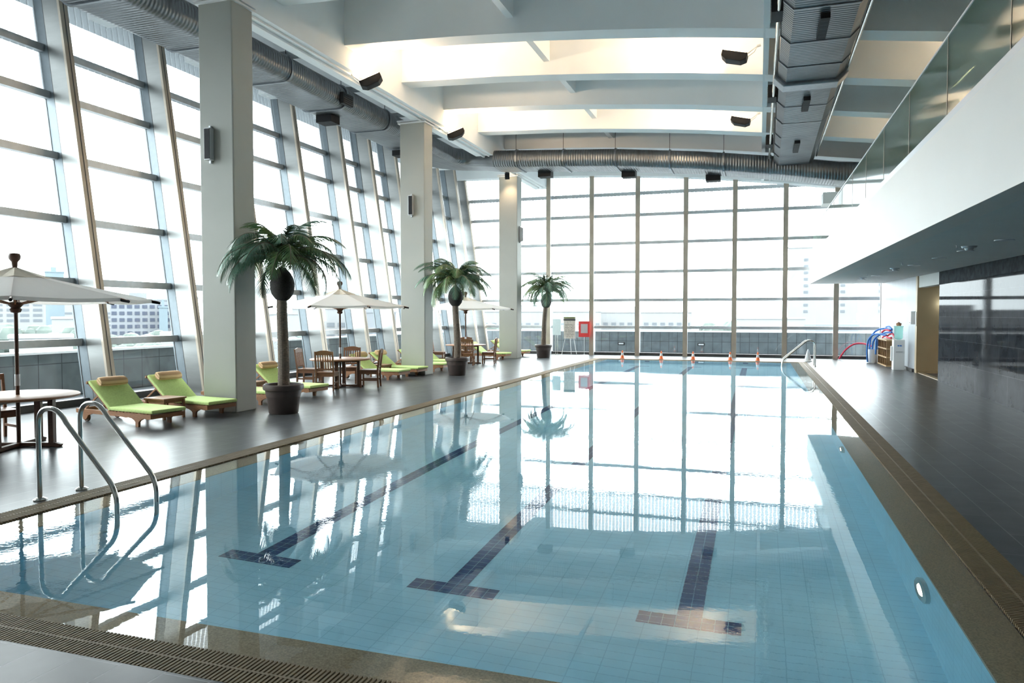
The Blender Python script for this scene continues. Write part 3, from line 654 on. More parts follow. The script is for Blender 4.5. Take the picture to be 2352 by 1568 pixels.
for i, y in enumerate([13.6, 18.4, 24.0]):
    nm = ['nearest', 'middle', 'farthest'][i]
    tag(obj('sprinkler', G().lathe([(0.0, -0.06), (0.025, -0.058), (0.008, -0.05), (0.008, -0.01), (0.03, 0.0)], seg=12), 'alum', loc=(3.0, y, soff(y))), f'tiny fire sprinkler head, {nm} one on the balcony underside', 'sprinkler', 'sprinklers under the balcony')
g = G(); g.lathe([(0, 0), (0.03, 0), (0.10, 0.10), (0.10, .12), (0, .12)], seg=16)
# pool wall lamps
for (y, z, lab) in [(6.05, -0.48, 'nearer round underwater lamp on the right pool wall'), (11.6, -0.44, 'farther round underwater lamp on the right pool wall')]:
    f = thing('pool_lamp', lab, 'pool lamp', (1.179, y, z), 0, 'underwater lamps in the right pool wall')
    T = Matrix.Rotation(-PI / 2, 4, 'Y')
    g = G().lathe([(0.13, 0.0), (0.19, 0.0), (0.19, 0.03), (0.155, 0.045), (0.13, 0.03)], seg=24); g.v = [tuple(T @ Vector(v)) for v in g.v]; obj('rim', g, 'chrome', f, smooth=True)
    g = G().lathe([(0.0, 0.045), (0.08, 0.04), (0.13, 0.01)], seg=24); g.v = [tuple(T @ Vector(v)) for v in g.v]; obj('lamp_lens', g, 'lamp_glow', f, smooth=True)

# ================================================================== POOL HANDRAILS
def arcpts(p0, pc, p1, n=8):
    return [((1 - t) ** 2 * Vector(p0) + 2 * t * (1 - t) * Vector(pc) + t * t * Vector(p1)) for t in [i / n for i in range(n + 1)]]
def rail_pts():
    # +x towards the water; origin at the foot on the deck
    P = [Vector((0, 0, 0.0)), Vector((0, 0, 0.72))]
    P += arcpts((0, 0, 0.74), (0.0, 0, 0.93), (0.17, 0, 0.93), 7) + arcpts((0.19, 0, 0.93), (0.32, 0, 0.93), (0.42, 0, 0.80), 6)
    P += arcpts((1.02, 0, 0.28), (1.10, 0, 0.20), (1.11, 0, 0.08), 5)
    P += arcpts((1.11, 0, -0.40), (1.11, 0, -0.52), (1.03, 0, -0.62), 4) + arcpts((0.80, 0, -0.86), (0.72, 0, -0.95), (0.66, 0, -0.95), 4)
    return P
def handrail(loc, rz, lab, grp):
    h = thing('pool_handrail', lab, 'handrail', loc, rz, grp)
    obj('rail', G().tube(rail_pts(), 0.024, 14), 'chrome', h, smooth=True)
    obj('foot_flange', G().lathe([(0.0, 0.0), (0.065, 0.0), (0.065, 0.012), (0.035, 0.03), (0.026, 0.03)], seg=20), 'chrome', h, smooth=True)
    return h
handrail((-6.80, 5.47, 0), -0.10, 'curved steel pool handrail at the near left corner, nearer of the pair', 'curved steel handrails beside the near left corner')
handrail((-6.80, 5.95, 0), -0.10, 'curved steel pool handrail at the near left corner, farther of the pair', 'curved steel handrails beside the near left corner')
handrail((1.93, 28.6, 0), PI, 'curved steel pool handrail at the far right corner, left one seen from here', 'curved steel handrails at the far right corner')
handrail((1.93, 29.25, 0), PI, 'curved steel pool handrail at the far right corner, right one by the white cone', 'curved steel handrails at the far right corner')

# ================================================================== PALMS
def frond_mesh(seed, L=1.3, droop=1.0):
    rnd = random.Random(seed); g = G()
    n = 22; pts = []
    ang = math.radians(38 + rnd.uniform(-6, 6)); x = z = 0.0
    for i in range(n + 1):
        pts.append(Vector((x, 0, z))); t = i / n
        st = L / n; a = ang - droop * math.radians(118) * t ** 1.1
        x += st * math.cos(a); z += st * math.sin(a)
    g.tube(pts, [0.014 * (1 - 0.8 * i / n) + 0.002 for i in range(n + 1)], 6, 1)
    for i in range(1, n * 2 + 1):
        t = i / (2 * n); f = t * n; k = min(n - 1, int(f)); p = pts[k].lerp(pts[k + 1], f - k); d = (pts[k + 1] - pts[k]).normalized()
        ll = 0.43 * (math.sin(PI * min(1, t * 0.85 + 0.12))) ** 0.7 * rnd.uniform(0.85, 1.1)
        for sgn in (-1, 1):
            side = Vector((0, sgn, 0)); w = 0.016
            dr = (side * 0.75 + d * 0.65 + Vector((0, 0, -0.10 + rnd.uniform(-.1, .1)))).normalized()
            q = p.copy(); prev = None
            wd = d * w
            segs = 4
            base = len(g.v)
            for s_ in range(segs + 1):
                tt = s_ / segs; ww = w * (1.15 - tt) if s_ < segs else 0.001
                wv = d * ww
                g.v.append(tuple(q - wv)); g.v.append(tuple(q + wv))
                stp = dr + Vector((0, 0, -0.95 * (tt + 0.15))); stp.normalize(); q = q + stp * (ll / segs)
            for s_ in range(segs):
                b0 = base + 2 * s_; g.f.append((b0, b0 + 1, b0 + 3, b0 + 2)); g.m.append(0)
    return g
fm = []
for s_ in range(5):
    o = obj('frond', frond_mesh(s_ + 3, 1.42 + 0.06 * (s_ % 3), 0.90 + 0.05 * s_), ['leaf' if s_ % 2 else 'leaf2', 'trunk'], fix=False, smooth=True); fm.append(o)
def palm(x, y, lab, seed, sc=1.0, lean=0.0, avoid=0.42):
    rnd = random.Random(seed)
    p = thing('potted_palm', lab, 'palm', (x, y, 0), 0, 'potted palms along the pool')
    obj('pot', G().lathe([(0.0, 0.0), (0.255, 0.0), (0.27, 0.02), (0.30, 0.30), (0.31, 0.31), (0.315, 0.33), (0.33, 0.42), (0.335, 0.44), (0.365, 0.45), (0.375, 0.48), (0.37, 0.54), (0.35, 0.555), (0.33, 0.55), (0.325, 0.50)], seg=40), 'pot', p, smooth=True)
    obj('soil', G().lathe([(0.0, 0.50), (0.326, 0.49)], seg=32), 'soil', p)
    pts = []; rr = []
    for i in range(61):
        t = i / 60; z = 0.48 + 1.72 * t; pts.append((lean * t * t + 0.01 * math.sin(5 * t), 0.008 * math.cos(4 * t), z)); rr.append((0.108 - 0.018 * t) * (1 + (0.035 if i % 2 else 0)))
    obj('trunk', G().tube(pts, rr, 18), 'trunk', p, smooth=False)
    cx = lean
    obj('fibre_ball', G().lathe([(0.09, 0.0), (0.13, 0.03), (0.19, 0.11), (0.222, 0.22), (0.225, 0.32), (0.20, 0.43), (0.15, 0.52), (0.08, 0.60), (0.0, 0.64)], (cx, 0, 2.12), 28), 'husk', p, smooth=True)
    k = 0
    rings = [(2.86, 9, 14, 0.92), (2.88, 10, -4, 1.0), (2.91, 9, -24, 0.96), (2.94, 6, -46, 0.82)]
    for (z, n, tilt, s_) in rings:
        for i in range(n):
            o = fm[(k * 3 + seed) % 5]
            if getattr(palm, 'first', None) is None: palm.first = 0
            f = o.copy(); COL.objects.link(f); f.parent = p
            a = 2 * PI * (i + rnd.uniform(-.2, .2)) / n + z * 3
            dv = a % (2 * PI) - PI
            if avoid and abs(dv) < avoid: a = PI + math.copysign(avoid * (1.0 + 0.4 * rnd.random()), dv)
            f.location = (cx + 0.05 * math.cos(a), 0.05 * math.sin(a), z)
            f.rotation_euler = (rnd.uniform(-.2, .2), math.radians(tilt + rnd.uniform(-8, 8)), a)
            q = s_ * rnd.uniform(.9, 1.06); f.scale = (q, q, q); k += 1
    p.scale = (sc, sc, sc)
    return p
palm(-8.50, 11.85, 'large potted palm nearest the camera, beside the nearest column', 1, 1.0, 0.0)
palm(-8.80, 21.05, 'potted palm in the middle of the row, beside the middle column', 2, 1.0, -0.05)
palm(-8.90, 31.0, 'farthest potted palm, close to the end window', 5, 1.02, 0.12)
for o in fm: bpy.data.objects.remove(o)

# ================================================================== UMBRELLAS AND TABLES
def umbrella(x, y, lab, rz, zoff=0.0):
    u = thing('parasol', lab, 'umbrella', (x, y, 0), rz, 'parasols over the round tables')
    R, zr_, za = 1.72, 2.08 + zoff, 2.46 + zoff; n = 8
    g = G(); N = 10; ring = []
    for j in range(N + 1):
        t = j / N; r = lerp(0.05, R, t); row = []
        for k in range(n * 4):
            a = 2 * PI * k / (n * 4); fr = (k % 4) / 4.0; sag = math.sin(PI * fr)
            e = math.cos(PI / n) / math.cos(((a + 1e-9) % (2 * PI / n)) - PI / n)
            z = lerp(za, zr_, t ** 0.92) - 0.035 * sag * t * (1 - 0.3 * t) - (0.0 if j < N else 0.0)
            row.append((r * e * math.cos(a), r * e * math.sin(a), z))
        ring.append(row)
    base = 0
    for row in ring: g.v += row
    row = [(p[0] * 1.002, p[1] * 1.002, p[2] - 0.045) for p in ring[-1]]; g.v += row
    K = n * 4
    for j in range(N + 1):
        for k in range(K):
            k2 = (k + 1) % K; g.f.append((j * K + k, j * K + k2, (j + 1) * K + k2, (j + 1) * K + k)); g.m.append(0)
    c = obj('canopy', g, 'canvas', u, fix=False); so = c.modifiers.new('thick', 'SOLIDIFY'); so.thickness = 0.006
    g = G(); ring = []
    for j in range(5):
        t = j / 4; r = lerp(0.04, 0.42, t)
        for k in range(K):
            a = 2 * PI * k / K; fr = (k % 4) / 4.0; e = math.cos(PI / n) / math.cos(((a + 1e-9) % (2 * PI / n)) - PI / n)
            g.v.append((r * e * math.cos(a), r * e * math.sin(a), lerp(za + 0.045, za - 0.085, t) - 0.015 * math.sin(PI * fr) * t + 0.004 * math.sin(7 * a)))
    for j in range(4):
        for k in range(K):
            k2 = (k + 1) % K; g.f.append((j * K + k, j * K + k2, (j + 1) * K + k2, (j + 1) * K + k)); g.m.append(0)
    c = obj('vent_cap', g, 'canvas_cap', u, fix=False); so = c.modifiers.new('thick', 'SOLIDIFY'); so.thickness = 0.006
    obj('pole', G().tube([(0, 0, 0.0), (0, 0, za + 0.05)], 0.026, 16), 'teak_dark', u, smooth=True)
    obj('hub', G().lathe([(0.028, 0), (0.06, 0.01), (0.075, 0.05), (0.055, 0.07), (0.09, 0.11), (0.10, 0.14), (0.03, 0.16)], (0, 0, zr_ - 0.20), 16), 'teak_dark', u, smooth=True)
    obj('finial', G().lathe([(0.03, 0), (0.035, 0.05), (0.04, 0.10), (0.07, 0.14), (0.078, 0.18), (0.065, 0.215), (0.0, 0.23)], (0, 0, za + 0.03), 20), 'teak_dark', u, smooth=True)
    for k in range(n):
        a = 2 * PI * k / n; ca, sa = math.cos(a), math.sin(a)
        g = G().beam((0.05 * ca, 0.05 * sa, za - 0.03), (R * 1.06 * ca, R * 1.06 * sa, zr_ - 0.04), 0.02, 0.03)
        rb = obj('rib', g, 'teak', u)
        obj('rib_tip', G().tube([(R * 1.0 * ca, R * 1.0 * sa, zr_ - 0.030), (R * 1.07 * ca, R * 1.07 * sa, zr_ - 0.050)], 0.02, 8), 'black', rb)
        g = G().beam((0.06 * ca, 0.06 * sa, zr_ - 0.08), (R * .5 * ca, R * .5 * sa, lerp(za, zr_, .5) - 0.06), 0.018, 0.022); obj('strut', g, 'teak', rb)
    obj('height_sleeve', G().tube([(0, 0, 0.86), (0, 0, 1.02)], 0.034, 14), 'silver', u, smooth=True)
    return u
def round_table(x, y, lab, rz):
    t = thing('round_table', lab, 'table', (x, y, 0), rz, 'round teak tables')
    obj('table_top', G().lathe([(0.0, 0.695), (0.74, 0.695), (0.765, 0.705), (0.765, 0.725), (0.75, 0.735), (0.033, 0.735), (0.0335, 0.70)], seg=56), 'teak', t, smooth=True)
    obj('apron', G().box(-.5, .5, -.04, .04, .64, .695).box(-.04, .04, -.5, .5, .64, .695), 'teak_dark', t)
    for k in range(4):
        a = PI / 2 * k; T = Matrix.Rotation(a, 4, 'Z')
        obj('leg', G().box(0.43, 0.50, -.045, .045, 0.05, 0.645, 0, T), 'teak_dark', t, bevel=0.006)
        g = G(); g.prism([(0.03, 0.01), (0.58, 0.0), (0.60, 0.035), (0.52, 0.06), (0.03, 0.06)], 'y', -.035, .035, 0, T); obj('foot', g, 'teak_dark', t, bevel=0.005)
    return t
umbrella(-9.86, 7.63, 'white parasol nearest the camera, cut off by the left edge', 0.10)
umbrella(-10.22, 16.66, 'white parasol in the middle, just right of the nearest palm', 0.15)
umbrella(-10.56, 26.1, 'farthest white parasol, behind the middle palm', 0.2, 0.02)
round_table(-9.86, 7.63, 'round teak table at the left edge, under the nearest parasol', 0.35)
round_table(-10.22, 16.66, 'round teak table in the middle, ringed by four chairs', 0.35)
round_table(-10.56, 26.1, 'farthest round teak table, behind the middle palm', 0.35)

# ================================================================== CHAIRS
def chair_proto():
    c = empty('dining_chair')
    obj('seat', G().box(-.235, .235, -.23, .23, .42, .45), 'teak_chair', c, bevel=0.008)
    obj('seat_rail', G().box(-.21, .21, .19, .215, .34, .42).box(-.21, .21, -.215, -.19, .34, .42).box(-.225, -.20, -.2, .2, .34, .42).box(.20, .225, -.2, .2, .34, .42), 'teak_chair', c)
    for s_ in (-1, 1):
        obj('leg', G().box(s_ * .21 - .022, s_ * .21 + .022, .185, .23, 0, .42), 'teak_chair', c, bevel=0.004)
        g = G(); pts = [(-.235, 0), (-.19, 0), (-.20, .42), (-.24, .97), (-.28, .97), (-.245, .42)]
        pts = [(-.26, 0), (-.215, 0), (-.20, .42), (-.275, .96), (-.315, .96), (-.245, .42)]
        g.prism(pts, 'x', s_ * .215 - .02, s_ * .215 + .02); obj('leg', g, 'teak_chair', c, bevel=0.004)
        obj('stretcher', G().box(s_ * .21 - .012, s_ * .21 + .012, -.22, .2, .17, .21), 'teak_chair', c)
    g = G(); n = 8
    for i in range(n):
        xa = lerp(-.21, .21, i / n); xb = lerp(-.21, .21, (i + 1) / n); ha = .95 + .04 * math.cos(xa / .21 * PI / 2); hb = .95 + .04 * math.cos(xb / .21 * PI / 2)
        g.hexa([(xa, -.29, .87), (xb, -.29, .87), (xb, -.265, .87), (xa, -.265, .87), (xa, -.31, ha), (xb, -.31, hb), (xb, -.28, hb), (xa, -.28, ha)])
    obj('top_rail', g, 'teak_chair', c)
    obj('lower_rail', G().box(-.2, .2, -.238, -.212, .50, .54), 'teak_chair', c)
    for i in range(6):
        x = -.15 + .06 * i
        obj('back_slat', G().hexa([(x - .014, -.235, .53), (x + .014, -.235, .53), (x + .014, -.22, .53), (x - .014, -.22, .53), (x - .014, -.29, .89), (x + .014, -.29, .89), (x + .014, -.275, .89), (x - .014, -.275, .89)]), 'teak_chair', c)
    return c
cp = chair_proto(); used = [False]
def put_chair(x, y, rz, lab, grp):
    c = cp if not used[0] else copy_tree(cp); used[0] = True
    c.location = (x, y, 0); c.rotation_euler = (0, 0, rz); tag(c, lab, 'chair', grp); return c
# chair faces its local +y
g1 = 'slatted chairs at the middle table'; g2 = 'slatted chairs at the farthest table'
put_chair(-10.12, 15.90, 0.28, 'slatted teak chair at the middle table, back turned to the camera', g1)
put_chair(-9.52, 16.95, PI / 2 + 0.35, 'slatted teak chair at the middle table, on the pool side facing left', g1)
put_chair(-11.22, 16.75, -PI / 2 + 0.2, 'slatted teak chair at the middle table, leftmost, seen from the side', g1)
put_chair(-10.55, 17.68, PI + 0.3, 'slatted teak chair at the middle table, on its far side', g1)
put_chair(-10.15, 25.30, 0.25, 'slatted teak chair at the farthest table, back turned to the camera', g2)
put_chair(-9.75, 26.45, PI / 2 + 0.2, 'slatted teak chair at the farthest table, on the pool side', g2)
put_chair(-11.62, 25.95, -PI / 2 + 0.2, 'slatted teak chair at the farthest table, left of the middle palm trunk', g2)
put_chair(-10.95, 27.05, PI + 0.3, 'slatted teak chair at the farthest table, on its far side', g2)
put_chair(-10.72, 7.95, -PI / 2 - 0.25, 'slatted teak chair at the left edge, tucked under the nearest table', None)

# ================================================================== LOUNGERS  (foot end towards +x; origin between the front legs)
def lounger_proto():
    L = empty('sun_lounger')
    for s_ in (-1, 1):
        y = s_ * .31
        g = G(); pr = [(-1.62, .15), (-1.62, .22), (.36, .22), (.36, .15), (.28, .14), (.2, .15), (.14, .14), (-.14, .14), (-.2, .15), (-.28, .14), (-.36, .15)]
        g.prism(pr, 'y', y - .016, y + .016); obj('side_rail', g, 'teak', L)
        g = G(); pr = [(-.035, 0), (.035, 0), (.04, .08), (.07, .11), (.12, .13), (.15, .15), (-.15, .15), (-.12, .13), (-.07, .11), (-.04, .08)]
        g.prism(pr, 'y', y - .02 - .012 * s_, y + .02 - .012 * s_); obj('leg', g, 'teak', L)
        g = G(); pr = [(-1.44, .06), (-1.38, .03), (-1.32, .06), (-1.28, .12), (-1.18, .15), (-1.58, .15), (-1.48, .12)]
        g.prism(pr, 'y', y - .02, y + .02); obj('leg', g, 'teak', L)
        T = Matrix.Translation((-1.38, y - .03 * s_, .075)) @ Matrix.Rotation(PI / 2, 4, 'X')
        g = G().lathe([(0, -.015), (.075, -.015), (.075, .015), (0, .015)], seg=20); g.v = [tuple(T @ Vector(v)) for v in g.v]; obj('wheel', g, 'teak_dark', L)
    obj('end_rail', G().box(.34, .365, -.31, .31, .15, .22), 'teak', L); obj('end_rail', G().box(-1.64, -1.615, -.31, .31, .15, .22), 'teak', L)
    g = G()
    for i in range(12): x = -.70 + i * .088; g.box(x, x + .055, -.30, .30, .218, .232)
    obj('slats', g, 'teak', L)
    hx, hz, an, bl = -.72, .235, math.radians(38), .70
    d = Vector((-math.cos(an), 0, math.sin(an))); nrm = Vector((math.sin(an), 0, math.cos(an)))
    def bk(a0, a1, y0, y1, n0, n1, g):
        H = Vector((hx, 0, hz)); P = []
        for nn in (n0, n1):
            for (a, y) in ((a0, y0), (a1, y0), (a1, y1), (a0, y1)): q = H + d * a + nrm * nn; P.append((q.x, y, q.z))
        return g.hexa(P)
    g = G()
    for y in (-.29, .29): bk(0, bl + .05, y - .015, y + .015, -.03, 0, g)
    bk(bl + .02, bl + .05, -.33, .33, -.03, .012, g)
    obj('backrest_frame', g, 'teak', L)
    e = Vector((hx, 0, hz)) + d * .45
    for y in (-.24, .24): obj('backrest_strut', G().beam((e.x, y, e.z - .02), (-1.52, y, .19), .02, .03), 'teak', L)
    obj('seat_cushion', G().box(hx, .40, -.325, .325, .233, .295), 'green', L, bevel=0.02)
    g = G(); bk(0, bl + .02, -.325, .325, 0.002, .062, g); obj('back_cushion', g, 'green', L, bevel=0.02)
    g = G(); g.box(hx - .012, hx + .012, -.325, .325, .24, .285); obj('cushion_hinge', g, 'green', L)
    return L, (hx, hz, an, bl, d, nrm)
lp, (hx, hz, an, bl, ld, ln) = lounger_proto()
def towel_geo():
    g = G(); N = 18; prof = [(.0, -.20), (.05, -.20), (.062, -.185), (.066, -.10), (.065, 0), (.066, .10), (.062, .185), (.05, .20), (.0, .20)]
    g.lathe(prof, seg=20)
    T = Matrix.Rotation(PI / 2, 4, 'X'); g.v = [(v[0] * 1.5, v[1] * 1.0, v[2] * 1.25) for v in g.v]; g.v = [tuple(T @ Vector((v[0], v[1], v[2]))) for v in g.v]
    return g
tw = {}
def put_lounger(x, y, rz, lab, tlab, first=False, striped=True, cx=0.0):
    L = lp if first else copy_tree(lp)
    L.location = (x, y, 0); L.rotation_euler = (0, 0, rz); tag(L, lab, 'sun lounger', 'lime green sun loungers in a row')
    if tlab:
        p = Vector((hx, 0, hz)) + ld * (bl - .13) + ln * .14; p.y = cx
        q = Matrix.Rotation(rz, 3, 'Z') @ p
        key = striped
        if key in tw:
            o = tw[key].copy(); COL.objects.link(o)
        else:
            o = obj('rolled_towel', towel_geo(), 'towel' if striped else 'towel_plain', smooth=True); tw[key] = o
        o.location = (x + q.x, y + q.y, q.z); o.rotation_euler = (0, an, rz); tag(o, tlab, 'towel', 'rolled towels on the lounger headrests')
    return L
put_lounger(-9.68, 9.90, -.16, 'lime green teak sun lounger nearest the camera, left of the first low side table', 'rolled striped towel on the headrest of the nearest sun lounger', True)
put_lounger(-9.66, 11.18, -.16, 'lime green teak sun lounger in front of the nearest column', 'rolled striped towel on the headrest of the lounger in front of the nearest column')
put_lounger(-9.68, 13.05, -.10, 'lime green sun lounger hidden between the nearest column and its palm pot', None)
put_lounger(-9.70, 14.35, -.10, 'lime green sun lounger reaching out behind the nearest palm pot', 'rolled striped towel just right of the nearest column')
put_lounger(-10.00, 19.15, -.05, 'lime green sun lounger directly behind the middle table', 'rolled beige towel on the lounger behind the middle table', striped=False)
put_lounger(-10.00, 20.35, -.05, 'lime green sun lounger left of the middle column, with its whole back in view', 'puffed beige towel roll on the lounger left of the middle column', striped=False)
put_lounger(-10.02, 22.30, -.05, 'lime green sun lounger behind the middle column, nearer of two', 'beige towel half hidden by the left edge of the middle column', striped=False)
put_lounger(-10.10, 23.80, -.05, 'lime green sun lounger behind the middle column, farther of two', None)
put_lounger(-10.25, 29.15, -.05, 'lime green sun lounger in front of the farthest column', None)
put_lounger(-10.15, 31.60, -.05, 'lime green sun lounger farthest away, beside the last palm', 'pale towel on the headrest of the farthest sun lounger', striped=False)
def side_table(x, y, rz, lab):
    t = thing('side_table', lab, 'side table', (x, y, 0), rz, 'low teak side tables between loungers')
    g = G(); g.box(-.25, .25, -.25, .25, .345, .375); obj('table_top', g, 'teak', t, bevel=0.006)
    for a in (-1, 1):
        for b in (-1, 1): obj('leg', G().box(a * .21 - .02, a * .21 + .02, b * .21 - .02, b * .21 + .02, 0, .345), 'teak', t)
    obj('apron', G().box(-.2, .2, -.22, -.2, .29, .345).box(-.2, .2, .2, .22, .29, .345).box(-.22, -.2, -.2, .2, .29, .345).box(.2, .22, -.2, .2, .29, .345), 'teak', t)
side_table(-10.12, 10.62, -.1, 'low square teak side table between the two nearest loungers')
side_table(-10.75, 13.78, -.1, 'low square teak side table just right of the nearest column')
side_table(-10.75, 19.78, -.05, 'low square teak side table left of the middle column')

# ================================================================== FAR END ITEMS
for i, (x, y, lab) in enumerate([(-5.52, 31.45, 'orange cone at the far pool edge, leftmost of the row'), (-3.88, 31.45, 'orange cone at the far pool edge, second from the left'), (-2.58, 31.5, 'orange cone at the far pool edge, middle of the row'), (-1.10, 31.5, 'orange cone at the far pool edge, second from the right'), (-0.03, 31.6, 'orange cone at the far pool edge, rightmost of the row')]):
    c = thing('traffic_cone', lab, 'cone', (x, y, 0), 0, 'small orange cones on the far pool edge')
    obj('cone_base', G().box(-.10, .10, -.10, .10, 0, .018), 'orange', c, bevel=0.006)
    obj('cone_body', G().lathe([(.085, .018), (.075, .05), (.028, .31), (.022, .34), (0, .345)], seg=20), 'orange', c, smooth=True)
    obj('white_band', G().lathe([(.061, .135), (.041, .245)], seg=20), 'white', c, smooth=True)
c = thing('wet_floor_sign', 'small white wet floor cone beside the far right handrail', 'floor cone', (1.87, 31.7, 0))
obj('cone_base', G().lathe([(0, 0), (.17, 0), (.17, .03), (.13, .05)], seg=24), 'white', c, smooth=True)
obj('cone_body', G().lathe([(.13, .04), (.11, .15), (.05, .40), (.02, .48), (0, .49)], seg=24), 'white', c, smooth=True)
def ticks(g, x0, x1, z0, z1, y, rows, cols, seed, m):
    rnd = random.Random(seed)
    for r in range(rows):
        z = lerp(z1, z0, (r + .5) / rows)
        for c_ in range(cols):
            if rnd.random() < .8:
                a = lerp(x0, x1, c_ / cols) + .005; b = a + (x1 - x0) / cols * rnd.uniform(.4, .85); g.box(a, b, y - .002, y, z - .006, z + .006, m)
b = thing('notice_board', 'pale blue panel on thin stand, left of the flip chart', 'notice board', (-8.93, 33.35, 0), 0, None)
obj('board', G().box(-.20, .20, -.012, .012, .92, 1.66), 'blue_paper', b, bevel=0.004)
obj('stand', G().tube([(-.05, 0, .0), (-.05, 0, .93)], .012, 8).tube([(.05, 0, 0), (.05, 0, .93)], .012, 8), 'chrome', b)
obj('stand_base', G().box(-.22, .22, -.15, .15, 0, .015), 'chrome', b)
b = thing('flip_chart', 'flip chart easel with printed schedule sheet, between the two notice stands', 'flip chart', (-8.33, 33.4, 0))
obj('board', G().box(-.27, .27, 0, .02, .76, 1.68), 'paper', b)
obj('clamp_bar', G().box(-.28, .28, -.03, .03, 1.60, 1.66), 'black', b)
obj('rolled_sheet', G().tube([(-.27, .02, 1.72), (.27, .02, 1.72)], .04, 12), mat('olive_roll', (0.16, 0.17, 0.07), 0.7), b, smooth=True)
g = G(); ticks(g, -.2, .2, .82, 1.44, -.002, 16, 6, 3, 0); ticks(g, -.12, .12, 1.46, 1.56, -.002, 2, 2, 4, 0)
for zz in (.95, 1.1, 1.25, 1.4): g.box(-.24, .24, -.003, 0, zz - .003, zz + .003)
obj('printed_schedule', g, 'ink', b)
for s_, yy in ((-1, -.05), (1, -.05), (0, .35)):
    obj('leg', G().tube([(s_ * .12, .03, 1.2), (s_ * .36, yy, 0)], .012, 8), 'white', b)
b = thing('notice_board', 'red framed notice on a thin pole with round foot', 'notice board', (-7.62, 33.35, 0))
obj('frame', G().box(-.26, .26, -.012, .012, .84, 1.56), 'red', b, bevel=0.004)
obj('notice_sheet', G().box(-.16, .16, -.016, -.011, 1.02, 1.44), 'pink_paper', b)
obj('pole', G().tube([(0, .02, 0), (0, .02, .9)], .012, 8), 'alum', b)
obj('stand_base', G().lathe([(0, 0), (.2, 0), (.2, .01), (.03, .03)], seg=20), 'alum', b)
# terrace vents (small wall lights) on the far parapet
for i, (x, lab) in enumerate([(-6.55, 'small dark wall light in the far terrace wall, left of two'), (-2.65, 'small dark wall light in the far terrace wall, right of two')]):
    f = thing('step_light', lab, 'wall light', (x, 36.97, .42), 0, 'lights in the far terrace wall')
    obj('frame', G().box(-.17, .17, -.02, .03, -.07, .07), 'black', f); obj('lamp_lens', G().box(-.12, .12, -.026, -.018, -.03, .03), 'alum', f)
# shelf with cubby holes
s = thing('cubby_shelf', 'low wooden cubby shelf with grid of holes against the pale wall', 'shelf', (4.55, 30.4, 0))
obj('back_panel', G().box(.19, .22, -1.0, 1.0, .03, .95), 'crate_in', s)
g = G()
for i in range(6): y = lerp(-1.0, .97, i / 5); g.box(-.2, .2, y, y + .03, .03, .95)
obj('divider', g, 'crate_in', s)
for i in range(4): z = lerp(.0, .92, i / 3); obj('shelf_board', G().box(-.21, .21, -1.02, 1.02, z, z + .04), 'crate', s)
# bin with noodles
b = thing('bin', 'white round bin holding blue foam noodles beside the cubby shelf', 'bin', (4.22, 31.75, 0))
obj('bin_body', G().lathe([(0, 0), (.17, 0), (.19, .52), (.18, .52), (.16, .03), (0, .03)], seg=24), 'white', b, smooth=True)
def noodle(pts, m, lab, grp='foam pool noodles', r=.034):
    P = [Vector(p) for p in pts]; out = []
    for i in range(len(P) - 1):
        p0 = P[max(0, i - 1)]; p1 = P[i]; p2 = P[i + 1]; p3 = P[min(len(P) - 1, i + 2)]
        for k in range(6):
            t = k / 6; out.append(.5 * ((2 * p1) + (-p0 + p2) * t + (2 * p0 - 5 * p1 + 4 * p2 - p3) * t * t + (-p0 + 3 * p1 - 3 * p2 + p3) * t ** 3))
    out.append(P[-1]); c = P[0]; base = Vector((c.x, c.y, c.z))
    o = obj('pool_noodle', G().tube([q - base for q in out], r, 12), m, loc=base, smooth=True); tag(o, lab, 'pool noodle', grp)
noodle([(3.15, 33.2, .04), (3.38, 33.1, .42), (3.68, 33.0, .66), (4.0, 32.8, .70), (4.25, 32.3, .62)], 'foam_red', 'red foam noodle arching down to the floor at the far wall')
noodle([(4.22, 31.75, .10), (4.20, 31.72, .55), (4.22, 31.6, .85), (4.32, 31.3, 1.05), (4.5, 30.8, 1.18), (4.62, 30.1, 1.22)], 'foam_blue', 'blue foam noodle bending out of the bin over the shelf, upper one')
noodle([(4.13, 31.75, .10), (4.10, 31.72, .60), (4.14, 31.65, 1.0), (4.28, 31.3, 1.26), (4.5, 30.9, 1.34), (4.68, 30.5, 1.28)], 'foam_blue', 'blue foam noodle arching highest over the shelf end')
noodle([(4.02, 31.6, .03), (3.98, 31.5, .5), (4.02, 31.4, .9), (4.2, 31.1, 1.12), (4.5, 30.5, 1.10)], 'foam_blue', 'blue foam noodle hanging in front of the white bin')
noodle([(4.32, 31.8, .12), (4.36, 31.72, .60), (4.32, 31.5, .92), (4.26, 31.25, .78), (4.24, 31.15, .35)], 'foam_blue', 'blue foam noodle looped down beside the shelf end')
noodle([(4.48, 31.25, 1.0), (4.52, 30.8, 1.08), (4.50, 30.3, 1.03), (4.56, 29.8, 1.02)], 'foam_red', 'red foam noodle lying along the shelf top, front one')
noodle([(4.62, 31.3, 1.02), (4.64, 30.8, 1.12), (4.66, 30.2, 1.16), (4.64, 29.6, 1.05)], 'foam_red', 'red foam noodle lying on the shelf top against the wall')
noodle([(4.58, 31.1, 1.40), (4.60, 30.6, 1.42), (4.62, 30.1, 1.33)], 'foam_blue', 'short blue foam noodle topmost of the heap on the shelf')
noodle([(4.42, 31.0, 1.20), (4.48, 30.6, 1.30), (4.58, 30.2, 1.27)], 'foam_red', 'short red foam noodle in the middle of the heap on the shelf')
